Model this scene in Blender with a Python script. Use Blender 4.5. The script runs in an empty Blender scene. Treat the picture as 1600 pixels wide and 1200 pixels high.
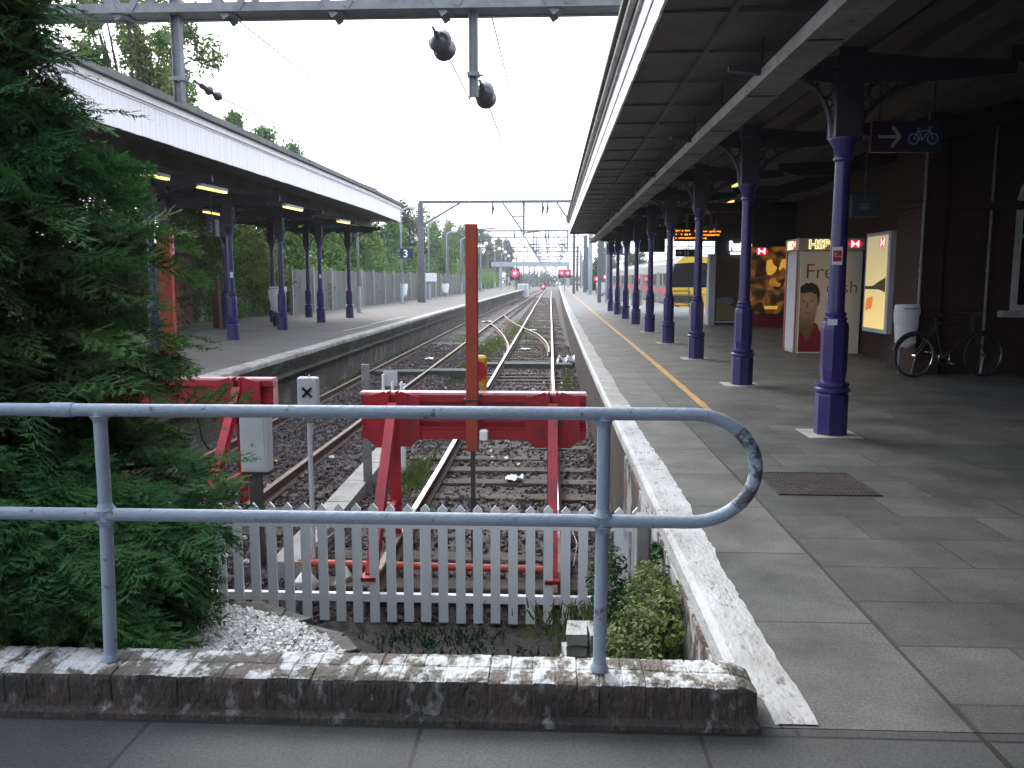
import bpy, math, random
import numpy as np
from mathutils import Vector, Matrix
rnd = random.Random(7)
S = bpy.context.scene
R = math.radians
PI = math.pi
# ------------------------------------------------------------------ camera
cam = bpy.data.objects.new('camera', bpy.data.cameras.new('camera'))
S.collection.objects.link(cam)
cam.location = (0, 0, 1.48)
cam.rotation_euler = (R(90 - 7.147), 0, R(2.622))
cam.data.sensor_width = 36
cam.data.lens = 36 * 1300 / 1600
cam.data.clip_start = 0.05
cam.data.clip_end = 2000
S.camera = cam
# ------------------------------------------------------------------ world: overcast dusk sky
SUN_EL, SUN_ROT = R(38), R(-35)
w = bpy.data.worlds.new("World")
S.world = w
w.use_nodes = True
nt = w.node_tree
nt.nodes.clear()
sky = nt.nodes.new('ShaderNodeTexSky')
sky.sky_type = 'NISHITA'
sky.sun_disc = False
sky.sun_elevation = SUN_EL
sky.sun_rotation = SUN_ROT
sky.air_density = 1.0
sky.dust_density = 4.0
hs = nt.nodes.new('ShaderNodeHueSaturation')
hs.inputs['Saturation'].default_value = 0.38
mx = nt.nodes.new('ShaderNodeMixRGB')
mx.inputs[0].default_value = 0.6
mx.inputs[2].default_value = (4.6, 5.0, 5.9, 1)      # even cloud deck
bg = nt.nodes.new('ShaderNodeBackground')
bg.inputs['Strength'].default_value = 0.12
out = nt.nodes.new('ShaderNodeOutputWorld')
nt.links.new(sky.outputs[0], hs.inputs['Color'])
nt.links.new(hs.outputs[0], mx.inputs[1])
nt.links.new(mx.outputs[0], bg.inputs[0])
nt.links.new(bg.outputs[0], out.inputs[0])
sun = bpy.data.objects.new('sun', bpy.data.lights.new('sun', 'SUN'))
S.collection.objects.link(sun)
sun.data.energy = 0.5
sun.data.angle = R(25)
sun.data.color = (1.0, 0.96, 0.9)
sd = Vector((math.sin(SUN_ROT) * math.cos(SUN_EL), math.cos(SUN_ROT) * math.cos(SUN_EL), math.sin(SUN_EL)))
sun.rotation_euler = sd.to_track_quat('Z', 'Y').to_euler()
S.view_settings.view_transform = 'Standard'
S.view_settings.look = 'None'
S.view_settings.exposure = 2.35
S.view_settings.gamma = 1
S.render.engine = 'CYCLES'
S.cycles.max_bounces = 6
S.cycles.diffuse_bounces = 4
S.cycles.glossy_bounces = 3
S.cycles.transmission_bounces = 4
S.cycles.transparent_max_bounces = 8
S.cycles.use_denoising = True
S.cycles.caustics_reflective = False
S.cycles.caustics_refractive = False
# ------------------------------------------------------------------ helpers
WL = {}                                      # world location of every object made here
def link(o, parent=None, loc=(0, 0, 0)):
    S.collection.objects.link(o)
    loc = Vector(loc)
    if parent is not None:
        o.parent = parent
        o.location = loc - WL[parent]
    else:
        o.location = loc
    WL[o] = loc
    return o
def tag(o, label=None, cat=None, group=None, kind=None):
    if label: o['label'] = label
    if cat: o['category'] = cat
    if group: o['group'] = group
    if kind: o['kind'] = kind
    return o
def thing(name, label, cat, loc=(0, 0, 0), group=None):
    o = bpy.data.objects.new(name, None)
    o.empty_display_size = 0.2
    link(o, None, loc)
    return tag(o, label, cat, group)
def children(o):
    return [c for c in S.objects if c.parent is o]
def dup(root, loc, label=None, rotz=0, scale=None, parts=None):
    c = root.copy(); S.collection.objects.link(c); c.location = loc; c.rotation_euler = (0, 0, rotz)
    if scale: c.scale = scale
    if label: c['label'] = label
    for ch in (parts if parts is not None else children(root)):
        d = ch.copy(); S.collection.objects.link(d); d.parent = c
        for g in children(ch):
            e = g.copy(); S.collection.objects.link(e); e.parent = d
    return c
class MB:
    def __init__(s): s.v = []; s.f = []; s.m = []
    def add(s, vs, fs, m=0):
        n = len(s.v); s.v.extend([tuple(v) for v in vs])
        s.f.extend([tuple(i + n for i in f) for f in fs]); s.m.extend([m] * len(fs)); return s
    def box(s, x0, x1, y0, y1, z0, z1, m=0):
        v = [(x0,y0,z0),(x1,y0,z0),(x1,y1,z0),(x0,y1,z0),(x0,y0,z1),(x1,y0,z1),(x1,y1,z1),(x0,y1,z1)]
        return s.add(v, [(0,3,2,1),(4,5,6,7),(0,1,5,4),(1,2,6,5),(2,3,7,6),(3,0,4,7)], m)
    def obox(s, c, dx, dy, dz, rot=None, m=0, jit=0):
        M = rot if rot is not None else Matrix.Identity(3)
        v = []
        for z in (-1, 1):
            for x, y in ((-1,-1),(1,-1),(1,1),(-1,1)):
                p = M @ Vector((x*dx/2, y*dy/2, z*dz/2)) + Vector(c)
                if jit: p += Vector((rnd.uniform(-jit,jit), rnd.uniform(-jit,jit), rnd.uniform(-jit,jit)))
                v.append(p)
        return s.add(v, [(0,3,2,1),(4,5,6,7),(0,1,5,4),(1,2,6,5),(2,3,7,6),(3,0,4,7)], m)
    def bbox(s, x0, x1, y0, y1, z0, z1, b=.01, m=0):      # box with chamfered upright and top edges
        pts = [(x0+b,y0),(x1-b,y0),(x1,y0+b),(x1,y1-b),(x1-b,y1),(x0+b,y1),(x0,y1-b),(x0,y0+b)]
        cx, cy = (x0+x1)/2, (y0+y1)/2
        v = [(x,y,z0) for x,y in pts] + [(x,y,z1-b) for x,y in pts]
        kx, ky = 1-2*b/max(x1-x0,1e-6), 1-2*b/max(y1-y0,1e-6)
        v += [(cx+(x-cx)*kx, cy+(y-cy)*ky, z1) for x,y in pts]
        f = [tuple(range(7,-1,-1)), tuple(range(16,24))]
        for k in (0,8):
            for i in range(8):
                j=(i+1)%8; f.append((k+i,k+j,k+8+j,k+8+i))
        return s.add(v, f, m)
    def bar(s, a, b, w, h=None, m=0, up=(0,0,1)):
        a, b = Vector(a), Vector(b); h = h or w
        d = (b-a); L = d.length; d.normalize()
        u = Vector(up)
        if abs(d.dot(u)) > .98: u = Vector((0,1,0))
        x = d.cross(u).normalized(); z = x.cross(d)
        M = Matrix((x, d, z)).transposed()
        return s.obox((a+b)/2, w, L, h, M, m)
    def tube(s, pts, r, n=8, m=0, cap=True, closed=False):
        pts = [Vector(p) for p in pts]; N = len(pts)
        rr = r if isinstance(r, (list, tuple)) else [r]*N
        base = len(s.v); prev = None
        for i, p in enumerate(pts):
            if closed: t = pts[(i+1) % N] - pts[i-1]
            else: t = pts[min(i+1,N-1)] - pts[max(i-1,0)]
            t.normalize()
            if prev is None:
                u = Vector((0,0,1)) if abs(t.z) < .9 else Vector((1,0,0))
                x = t.cross(u).normalized()
            else:
                x = (prev - t*prev.dot(t)).normalized()
            prev = x; y = t.cross(x)
            for k in range(n):
                a = 2*PI*k/n
                s.v.append(tuple(p + (x*math.cos(a) + y*math.sin(a))*rr[i]))
        M = N if closed else N-1
        for i in range(M):
            j = (i+1) % N
            for k in range(n):
                l = (k+1) % n
                s.f.append((base+i*n+k, base+i*n+l, base+j*n+l, base+j*n+k)); s.m.append(m)
        if cap and not closed:
            s.f.append(tuple(base+k for k in range(n-1,-1,-1))); s.m.append(m)
            s.f.append(tuple(base+(N-1)*n+k for k in range(n))); s.m.append(m)
        return s
    def lathe(s, prof, n=16, c=(0,0,0), m=0, a0=0):
        base = len(s.v)
        for r, z in prof:
            for k in range(n):
                a = a0 + 2*PI*k/n
                s.v.append((c[0]+r*math.cos(a), c[1]+r*math.sin(a), c[2]+z))
        for i in range(len(prof)-1):
            for k in range(n):
                l = (k+1) % n
                s.f.append((base+i*n+k, base+i*n+l, base+(i+1)*n+l, base+(i+1)*n+k)); s.m.append(m)
        s.f.append(tuple(base+k for k in range(n-1,-1,-1))); s.m.append(m)
        s.f.append(tuple(base+(len(prof)-1)*n+k for k in range(n))); s.m.append(m)
        return s
    def ring(s, c, R_, r, ax='y', n=14, k=5, m=0):
        pts = []
        for i in range(n):
            a = 2*PI*i/n
            p = (math.cos(a)*R_, math.sin(a)*R_)
            pts.append((c[0]+p[0], c[1], c[2]+p[1]) if ax == 'y' else ((c[0], c[1]+p[0], c[2]+p[1]) if ax == 'x' else (c[0]+p[0], c[1]+p[1], c[2])))
        return s.tube(pts, r, k, m, closed=True)
    def sphere(s, c, r, n=16, k=10, m=0, sc=(1,1,1)):
        prof = []
        base = len(s.v)
        for i in range(k+1):
            t = -PI/2 + PI*i/k
            for j in range(n):
                a = 2*PI*j/n
                s.v.append((c[0]+r*sc[0]*math.cos(t)*math.cos(a), c[1]+r*sc[1]*math.cos(t)*math.sin(a), c[2]+r*sc[2]*math.sin(t)))
        for i in range(k):
            for j in range(n):
                l = (j+1) % n
                s.f.append((base+i*n+j, base+i*n+l, base+(i+1)*n+l, base+(i+1)*n+j)); s.m.append(m)
        return s
    def prism(s, poly, axis, a, b, m=0):        # polygon in the two other axes, extruded along axis from a to b
        def P(p, t):
            return (t, p[0], p[1]) if axis == 'x' else ((p[0], t, p[1]) if axis == 'y' else (p[0], p[1], t))
        n = len(poly)
        v = [P(p, a) for p in poly] + [P(p, b) for p in poly]
        f = [tuple(range(n-1,-1,-1)), tuple(range(n, 2*n))]
        for i in range(n):
            j = (i+1) % n; f.append((i, j, n+j, n+i))
        return s.add(v, f, m)
    def sweep(s, prof, path, m=0, ms=None):      # profile (x,z) swept along a horizontal path of (x,y) points
        n = len(prof); base = len(s.v); N = len(path)
        for i, p in enumerate(path):
            a = path[max(i-1,0)]; b = path[min(i+1,N-1)]
            t = Vector((b[0]-a[0], b[1]-a[1])).normalized()
            nx, ny = t.y, -t.x
            for q in prof: s.v.append((p[0]+nx*q[0], p[1]+ny*q[0], q[1]))
        for i in range(N-1):
            for k in range(n):
                l = (k+1) % n
                s.f.append((base+i*n+k, base+i*n+l, base+(i+1)*n+l, base+(i+1)*n+k)); s.m.append(ms[k] if ms else m)
        s.f.append(tuple(base+k for k in range(n-1,-1,-1))); s.m.append(m)
        s.f.append(tuple(base+(N-1)*n+k for k in range(n))); s.m.append(m)
        return s
    def build(s, name, mats, parent=None, loc=None, smooth=False, label=None, auto=None):
        if not isinstance(mats, (list, tuple)): mats = [mats]
        if loc is None: loc = WL[parent] if parent is not None else Vector((0,0,0))
        loc = Vector(loc)
        me = bpy.data.meshes.new(name)
        me.from_pydata([(v[0]-loc.x, v[1]-loc.y, v[2]-loc.z) for v in s.v], [], s.f)
        for m in mats: me.materials.append(m)
        me.polygons.foreach_set('material_index', s.m)
        if smooth: me.polygons.foreach_set('use_smooth', [True]*len(s.f))
        me.update()
        o = bpy.data.objects.new(name, me)
        link(o, parent, loc)
        if smooth and auto is not None:
            try: me.set_sharp_from_angle(angle=R(auto))
            except Exception: pass
        if label: o['label'] = label
        return o
def outward(mb):
    return mb
def npmesh(name, V, F, mats, parent=None, loc=None, midx=None):
    if loc is None: loc = WL[parent] if parent is not None else Vector((0,0,0))
    loc = Vector(loc)
    me = bpy.data.meshes.new(name)
    me.from_pydata((V - np.array(loc)).astype(np.float32), [], F)
    for m in (mats if isinstance(mats, (list, tuple)) else [mats]): me.materials.append(m)
    if midx is not None: me.polygons.foreach_set('material_index', midx)
    me.update()
    o = bpy.data.objects.new(name, me)
    return link(o, parent, loc)
def fix_normals(o):
    import bmesh
    bm = bmesh.new(); bm.from_mesh(o.data); bmesh.ops.recalc_face_normals(bm, faces=bm.faces); bm.to_mesh(o.data); bm.free()
    return o
def text(name, body, size, m, loc, parent=None, ext=.003, align='LEFT', off=0, rot=(PI/2,0,0), sx=1):
    cu = bpy.data.curves.new(name, 'FONT'); cu.body = body; cu.size = size; cu.extrude = ext; cu.align_x = align; cu.offset = off
    t = bpy.data.objects.new(name, cu); S.collection.objects.link(t)
    bpy.context.view_layer.update()
    me = bpy.data.meshes.new_from_object(t.evaluated_get(bpy.context.evaluated_depsgraph_get()))
    bpy.data.objects.remove(t)
    me.materials.clear(); me.materials.append(m)
    o = bpy.data.objects.new(name, me); link(o, parent, loc); o.rotation_euler = rot; o.scale = (sx,1,1)
    return o
# ------------------------------------------------------------------ materials
def N(nt, t, **k):
    n = nt.nodes.new(t)
    for a, b in k.items(): setattr(n, a, b)
    return n
def mat(name, col, rough=.6, metal=0, col2=None, nscale=6, lo=.42, hi=.6, col3=None, n3=25, lo3=.55, hi3=.68, bump=0, bscale=40, island=0, spec=.5, stretch=None, detail=6, alpha=1, trans=0, emit=None, estr=0):
    m = bpy.data.materials.new(name); m.use_nodes = True
    t = m.node_tree; b = t.nodes['Principled BSDF']
    b.inputs['Roughness'].default_value = rough; b.inputs['Metallic'].default_value = metal
    b.inputs['Specular IOR Level'].default_value = spec
    c = (*col, 1)
    b.inputs['Base Color'].default_value = c
    src = None
    if col2 or bump or island or col3:
        g = N(t, 'ShaderNodeNewGeometry')
        tc = N(t, 'ShaderNodeTexCoord'); vec = tc.outputs['Object']
        if stretch:
            mp = N(t, 'ShaderNodeMapping'); mp.inputs['Scale'].default_value = stretch
            t.links.new(vec, mp.inputs[0]); vec = mp.outputs[0]
        rgb = N(t, 'ShaderNodeRGB'); rgb.outputs[0].default_value = c; src = rgb.outputs[0]
        def layer(src, c2, sc, l, h, seed):
            n = N(t, 'ShaderNodeTexNoise', noise_dimensions='4D'); n.inputs['Scale'].default_value = sc; n.inputs['Detail'].default_value = detail
            n.inputs['Roughness'].default_value = .65; n.inputs['W'].default_value = seed
            t.links.new(vec, n.inputs['Vector'])
            r = N(t, 'ShaderNodeMapRange'); r.inputs[1].default_value = l; r.inputs[2].default_value = h
            t.links.new(n.outputs[0], r.inputs[0])
            x = N(t, 'ShaderNodeMixRGB'); t.links.new(r.outputs[0], x.inputs[0]); t.links.new(src, x.inputs[1]); x.inputs[2].default_value = (*c2, 1)
            return x.outputs[0]
        if col2: src = layer(src, col2, nscale, lo, hi, 1.3)
        if col3: src = layer(src, col3, n3, lo3, hi3, 7.7)
        if island:
            h = N(t, 'ShaderNodeHueSaturation')
            r = N(t, 'ShaderNodeMapRange'); r.inputs[3].default_value = 1-island; r.inputs[4].default_value = 1+island
            t.links.new(g.outputs['Random Per Island'], r.inputs[0]); t.links.new(r.outputs[0], h.inputs['Value'])
            t.links.new(src, h.inputs['Color']); src = h.outputs[0]
        t.links.new(src, b.inputs['Base Color'])
        if bump:
            n = N(t, 'ShaderNodeTexNoise'); n.inputs['Scale'].default_value = bscale; n.inputs['Detail'].default_value = 8
            t.links.new(vec, n.inputs['Vector'])
            bp = N(t, 'ShaderNodeBump'); bp.inputs['Strength'].default_value = bump; bp.inputs['Distance'].default_value = .02
            t.links.new(n.outputs[0], bp.inputs['Height']); t.links.new(bp.outputs[0], b.inputs['Normal'])
    if emit:
        b.inputs['Emission Color'].default_value = (*emit, 1); b.inputs['Emission Strength'].default_value = estr
    if alpha < 1: b.inputs['Alpha'].default_value = alpha
    if trans: b.inputs['Transmission Weight'].default_value = trans
    return m
def leafmat(name, col, var=.35, hue=.03, trans=.25, rough=.55):
    m = bpy.data.materials.new(name); m.use_nodes = True
    t = m.node_tree; b = t.nodes['Principled BSDF']; o = t.nodes['Material Output']
    b.inputs['Roughness'].default_value = rough; b.inputs['Specular IOR Level'].default_value = .25
    g = N(t, 'ShaderNodeNewGeometry')
    tc = N(t, 'ShaderNodeTexCoord')
    n = N(t, 'ShaderNodeTexNoise'); n.inputs['Scale'].default_value = 1.1; n.inputs['Detail'].default_value = 2
    t.links.new(tc.outputs['Object'], n.inputs['Vector'])
    h = N(t, 'ShaderNodeHueSaturation'); h.inputs['Color'].default_value = (*col, 1)
    r = N(t, 'ShaderNodeMapRange'); r.inputs[3].default_value = 1-var; r.inputs[4].default_value = 1+var
    t.links.new(g.outputs['Random Per Island'], r.inputs[0]); t.links.new(r.outputs[0], h.inputs['Value'])
    r2 = N(t, 'ShaderNodeMapRange'); r2.inputs[1].default_value = .3; r2.inputs[2].default_value = .7; r2.inputs[3].default_value = .5-hue; r2.inputs[4].default_value = .5+hue
    t.links.new(n.outputs[0], r2.inputs[0]); t.links.new(r2.outputs[0], h.inputs['Hue'])
    t.links.new(h.outputs[0], b.inputs['Base Color'])
    tr = N(t, 'ShaderNodeBsdfTranslucent'); t.links.new(h.outputs[0], tr.inputs[0])
    ms = N(t, 'ShaderNodeMixShader'); ms.inputs[0].default_value = trans
    t.links.new(b.outputs[0], ms.inputs[1]); t.links.new(tr.outputs[0], ms.inputs[2]); t.links.new(ms.outputs[0], o.inputs[0])
    return m
def emat(name, col, s):
    m = bpy.data.materials.new(name); m.use_nodes = True
    t = m.node_tree; t.nodes.clear()
    e = N(t, 'ShaderNodeEmission'); e.inputs[0].default_value = (*col, 1); e.inputs[1].default_value = s
    o = N(t, 'ShaderNodeOutputMaterial'); t.links.new(e.outputs[0], o.inputs[0])
    return m
def brickmat(name, c1, c2, mortar, sc, bw=.225, bh=.075, msize=.01, axis='x', paint=None, plo=.45, phi=.55, pscale=4, dirt=None, bump=.4, rough=.85, moss=None):
    m = bpy.data.materials.new(name); m.use_nodes = True
    t = m.node_tree; b = t.nodes['Principled BSDF']; b.inputs['Roughness'].default_value = rough; b.inputs['Specular IOR Level'].default_value = .2
    tc = N(t, 'ShaderNodeTexCoord'); sp = N(t, 'ShaderNodeSeparateXYZ'); cb = N(t, 'ShaderNodeCombineXYZ')
    t.links.new(tc.outputs['Object'], sp.inputs[0])
    if axis == 'xy':
        ad = N(t, 'ShaderNodeMath'); ad.operation = 'ADD'; t.links.new(sp.outputs[0], ad.inputs[0]); t.links.new(sp.outputs[1], ad.inputs[1]); t.links.new(ad.outputs[0], cb.inputs[0])
    else: t.links.new(sp.outputs[0 if axis == 'x' else 1], cb.inputs[0])
    t.links.new(sp.outputs[2], cb.inputs[1])
    br = N(t, 'ShaderNodeTexBrick'); br.inputs['Scale'].default_value = 1; br.inputs['Brick Width'].default_value = bw; br.inputs['Row Height'].default_value = bh
    br.inputs['Mortar Size'].default_value = msize; br.inputs['Color1'].default_value = (*c1,1); br.inputs['Color2'].default_value = (*c2,1); br.inputs['Mortar'].default_value = (*mortar,1)
    br.inputs['Bias'].default_value = -.1
    t.links.new(cb.outputs[0], br.inputs[0])
    src = br.outputs[0]
    def lay(src, c, sc_, l, h, W, stretch=None):
        vec = tc.outputs['Object']
        if stretch:
            mp = N(t, 'ShaderNodeMapping'); mp.inputs['Scale'].default_value = stretch; t.links.new(vec, mp.inputs[0]); vec = mp.outputs[0]
        n = N(t, 'ShaderNodeTexNoise', noise_dimensions='4D'); n.inputs['Scale'].default_value = sc_; n.inputs['Detail'].default_value = 8; n.inputs['Roughness'].default_value = .7; n.inputs['W'].default_value = W
        t.links.new(vec, n.inputs['Vector'])
        r = N(t, 'ShaderNodeMapRange'); r.inputs[1].default_value = l; r.inputs[2].default_value = h; t.links.new(n.outputs[0], r.inputs[0])
        x = N(t, 'ShaderNodeMixRGB'); t.links.new(r.outputs[0], x.inputs[0]); t.links.new(src, x.inputs[1]); x.inputs[2].default_value = (*c,1)
        return x.outputs[0]
    if dirt: src = lay(src, dirt, 1.3, .4, .65, 3)
    if moss: src = lay(src, moss, 2.2, .52, .66, 5)
    if paint: src = lay(src, paint, pscale, plo, phi, 9, (1,1,.55))
    t.links.new(src, b.inputs['Base Color'])
    n = N(t, 'ShaderNodeTexNoise'); n.inputs['Scale'].default_value = 60; n.inputs['Detail'].default_value = 6; t.links.new(tc.outputs['Object'], n.inputs['Vector'])
    mm = N(t, 'ShaderNodeMath'); mm.operation = 'MULTIPLY_ADD'; t.links.new(br.outputs['Fac'], mm.inputs[0]); mm.inputs[1].default_value = -1.2; t.links.new(n.outputs[0], mm.inputs[2])
    bp = N(t, 'ShaderNodeBump'); bp.inputs['Strength'].default_value = bump; bp.inputs['Distance'].default_value = .02; t.links.new(mm.outputs[0], bp.inputs['Height']); t.links.new(bp.outputs[0], b.inputs['Normal'])
    return m
def paving(name='paving', dk=(.062,.063,.060,1), lt=(.150,.150,.144,1), fore=False):
    m = bpy.data.materials.new(name); m.use_nodes = True
    t = m.node_tree; b = t.nodes['Principled BSDF']; b.inputs['Roughness'].default_value = .62; b.inputs['Specular IOR Level'].default_value = .35
    tc = N(t, 'ShaderNodeTexCoord'); sp = N(t, 'ShaderNodeSeparateXYZ'); t.links.new(tc.outputs['Object'], sp.inputs[0])
    def math2(op, a, b_):
        n = N(t, 'ShaderNodeMath'); n.operation = op
        for i, v in enumerate((a, b_)):
            if hasattr(v, 'is_linked'): t.links.new(v, n.inputs[i])
            else: n.inputs[i].default_value = v
        return n.outputs[0]
    def bricks(vec, w, h, off, ox, oy, c1=(.86,.87,.87,1), c2=(1.18,1.17,1.12,1)):
        mp = N(t, 'ShaderNodeMapping'); mp.inputs['Location'].default_value = (ox, oy, 0); t.links.new(vec, mp.inputs[0])
        br = N(t, 'ShaderNodeTexBrick'); br.offset = off; br.inputs['Scale'].default_value = 1; br.inputs['Brick Width'].default_value = w; br.inputs['Row Height'].default_value = h
        br.inputs['Mortar Size'].default_value = .0085; br.inputs['Mortar Smooth'].default_value = .3
        br.inputs['Color1'].default_value = c1; br.inputs['Color2'].default_value = c2; br.inputs['Mortar'].default_value = (.40,.385,.365,1)
        t.links.new(mp.outputs[0], br.inputs[0]); return br
    A = bricks(tc.outputs['Object'], .92 if fore else .70, .93, .35 if fore else 0.0, .10 if fore else -.08, .20)      # edge slabs: X .78 to 1.42
    B = bricks(tc.outputs['Object'], .78, .475, .43, -1.42, 0.025, (.50,.51,.51,1), (.82,.83,.825,1))  # inner slabs: dirtier, and darkened further for the shade under the canopy
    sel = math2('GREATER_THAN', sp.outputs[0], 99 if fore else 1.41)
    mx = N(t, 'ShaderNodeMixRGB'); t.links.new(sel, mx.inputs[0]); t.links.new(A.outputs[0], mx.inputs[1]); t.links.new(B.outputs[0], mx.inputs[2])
    # joint line along the edge slabs
    d = math2('ABSOLUTE', math2('SUBTRACT', sp.outputs[0], 1.41), 0)
    j = math2('LESS_THAN', d, .009)
    mj = N(t, 'ShaderNodeMixRGB'); t.links.new(j, mj.inputs[0]); t.links.new(mx.outputs[0], mj.inputs[1]); mj.inputs[2].default_value = (.35,.33,.3,1)
    # slabs give way to tarmac beyond the second column
    far = N(t, 'ShaderNodeMapRange'); far.inputs[1].default_value = 9; far.inputs[2].default_value = 16; t.links.new(sp.outputs[1], far.inputs[0])
    mf = N(t, 'ShaderNodeMixRGB'); t.links.new(far.outputs[0], mf.inputs[0]); t.links.new(mj.outputs[0], mf.inputs[1]); mf.inputs[2].default_value = (.80,.79,.77,1)
    n1 = N(t, 'ShaderNodeTexNoise'); n1.inputs['Scale'].default_value = 1.5; n1.inputs['Detail'].default_value = 10; n1.inputs['Roughness'].default_value = .65; t.links.new(tc.outputs['Object'], n1.inputs['Vector'])
    r1 = N(t, 'ShaderNodeValToRGB'); r1.color_ramp.elements[0].position = .34; r1.color_ramp.elements[1].position = .66
    r1.color_ramp.elements[0].color = dk; r1.color_ramp.elements[1].color = lt; t.links.new(n1.outputs[0], r1.inputs[0])
    n2 = N(t, 'ShaderNodeTexNoise'); n2.inputs['Scale'].default_value = 90; n2.inputs['Detail'].default_value = 4; t.links.new(tc.outputs['Object'], n2.inputs['Vector'])
    r2 = N(t, 'ShaderNodeMapRange'); r2.inputs[1].default_value = .3; r2.inputs[2].default_value = .7; r2.inputs[3].default_value = .68; r2.inputs[4].default_value = 1.32; t.links.new(n2.outputs[0], r2.inputs[0])
    m1 = N(t, 'ShaderNodeMixRGB'); m1.blend_type = 'MULTIPLY'; m1.inputs[0].default_value = 1; t.links.new(r1.outputs[0], m1.inputs[1]); t.links.new(mf.outputs[0], m1.inputs[2])
    m2 = N(t, 'ShaderNodeMixRGB'); m2.blend_type = 'MULTIPLY'; m2.inputs[0].default_value = 1; t.links.new(m1.outputs[0], m2.inputs[1]); t.links.new(r2.outputs[0], m2.inputs[2])
    # dark gum spots
    vo = N(t, 'ShaderNodeTexVoronoi'); vo.inputs['Scale'].default_value = 4.2; t.links.new(tc.outputs['Object'], vo.inputs['Vector'])
    sp_ = math2('LESS_THAN', vo.outputs['Distance'], .075)
    m3 = N(t, 'ShaderNodeMixRGB'); m3.inputs[2].default_value = (.07,.07,.07,1); t.links.new(math2('MULTIPLY', sp_, .6), m3.inputs[0]); t.links.new(m2.outputs[0], m3.inputs[1])
    t.links.new(m3.outputs[0], b.inputs['Base Color'])
    bp = N(t, 'ShaderNodeBump'); bp.inputs['Strength'].default_value = .16; bp.inputs['Distance'].default_value = .01; t.links.new(n2.outputs[0], bp.inputs['Height']); t.links.new(bp.outputs[0], b.inputs['Normal'])
    return m
M = {}
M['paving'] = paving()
M['shaded_fore_paving'] = paving('shaded_fore_paving', (.036,.038,.04,1), (.07,.072,.074,1), True)  # same slabs as the platform, foreground shade put into the darker colour
M['tarmac'] = mat('tarmac', (.125,.117,.105), .85, col2=(.08,.077,.072), nscale=.7, lo=.4, hi=.65, col3=(.13,.098,.07), n3=.35, lo3=.5, hi3=.75, bump=.2, bscale=120)
M['white_paint_worn'] = mat('white_paint_worn', (.46,.47,.475), .75, col2=(.28,.28,.27), nscale=4, lo=.42, hi=.66, col3=(.12,.115,.105), n3=22, lo3=.57, hi3=.66, bump=.5, bscale=50, stretch=(1,.45,1))
M['coping_stone'] = mat('coping_stone', (.25,.25,.245), .8, col2=(.18,.18,.172), nscale=3, lo=.42, hi=.64, col3=(.38,.385,.38), n3=9, lo3=.55, hi3=.66, bump=.3, bscale=60)
M['coping_left'] = mat('coping_left', (.40,.39,.355), .8, col2=(.2,.19,.165), nscale=3, lo=.42, hi=.62, col3=(.12,.12,.1), n3=14, lo3=.56, hi3=.66, bump=.3)
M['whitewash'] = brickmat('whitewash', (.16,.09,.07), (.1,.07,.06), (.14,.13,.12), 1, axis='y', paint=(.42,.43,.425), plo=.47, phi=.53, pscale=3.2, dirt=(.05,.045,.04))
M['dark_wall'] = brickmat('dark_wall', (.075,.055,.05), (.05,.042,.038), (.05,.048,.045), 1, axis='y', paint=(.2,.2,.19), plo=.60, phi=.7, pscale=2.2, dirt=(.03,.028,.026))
M['left_wall'] = brickmat('left_wall', (.17,.15,.13), (.11,.10,.09), (.09,.085,.08), 1, axis='y', paint=(.28,.29,.26), plo=.52, phi=.7, pscale=1.6, dirt=(.07,.065,.06), moss=(.08,.095,.05))
M['wall_brick'] = mat('wall_brick', (.072,.056,.05), .92, col2=(.03,.03,.026), nscale=7, lo=.38, hi=.62, col3=(.27,.28,.275), n3=17, lo3=.56, hi3=.70, bump=1, bscale=55, stretch=(1,1,.55), detail=12)
M['wall_top'] = mat('wall_top', (.12,.10,.09), .9, col2=(.075,.08,.062), nscale=11, lo=.4, hi=.6, col3=(.46,.475,.47), n3=12, lo3=.475, hi3=.55, bump=.9, bscale=45, island=.3, detail=11, stretch=(1,.7,1))
M['mortar'] = mat('mortar', (.13,.12,.11), .95, col2=(.07,.065,.06), nscale=8, bump=.5)
M['rail_blue'] = mat('rail_blue', (.28,.345,.43), .55, col2=(.225,.285,.365), nscale=5, lo=.4, hi=.65, col3=(.10,.10,.11), n3=26, lo3=.60, hi3=.66, bump=.2, bscale=70, detail=10)
M['rail_chip'] = mat('rail_chip', (.28,.345,.43), .5, col2=(.075,.08,.09), nscale=13, lo=.47, hi=.52, col3=(.2,.1,.05), n3=34, lo3=.6, hi3=.66, bump=.35, bscale=70, detail=10)
M['picket'] = mat('picket', (.87,.90,.92), .55, col2=(.79,.82,.85), nscale=3, lo=.4, hi=.7, col3=(.35,.34,.3), n3=18, lo3=.68, hi3=.75, bump=.06, bscale=30, island=.05, stretch=(1,1,.2))
M['red'] = mat('red', (.38,.006,.018), .48, col2=(.2,.008,.014), nscale=5, lo=.42, hi=.66, col3=(.075,.022,.018), n3=16, lo3=.57, hi3=.68, bump=.2, bscale=30, stretch=(1,1,.35), detail=9)
M['red_edge'] = mat('red_edge', (.62,.35,.36), .4, col2=(.5,.06,.07), nscale=6, lo=.5, hi=.65)
M['rust_red'] = mat('rust_red', (.33,.047,.022), .7, col2=(.24,.034,.018), nscale=5, lo=.4, hi=.65, col3=(.3,.1,.05), n3=30, lo3=.64, hi3=.72, bump=.15, bscale=60)
M['pipe_orange'] = mat('pipe_orange', (.5,.075,.035), .5, col2=(.34,.05,.03), nscale=6, bump=.05)
M['ballast'] = mat('ballast', (.08,.07,.066), .95, col2=(.045,.038,.036), nscale=9, lo=.4, hi=.6, col3=(.13,.115,.11), n3=30, lo3=.52, hi3=.66, bump=1, bscale=38)
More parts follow.
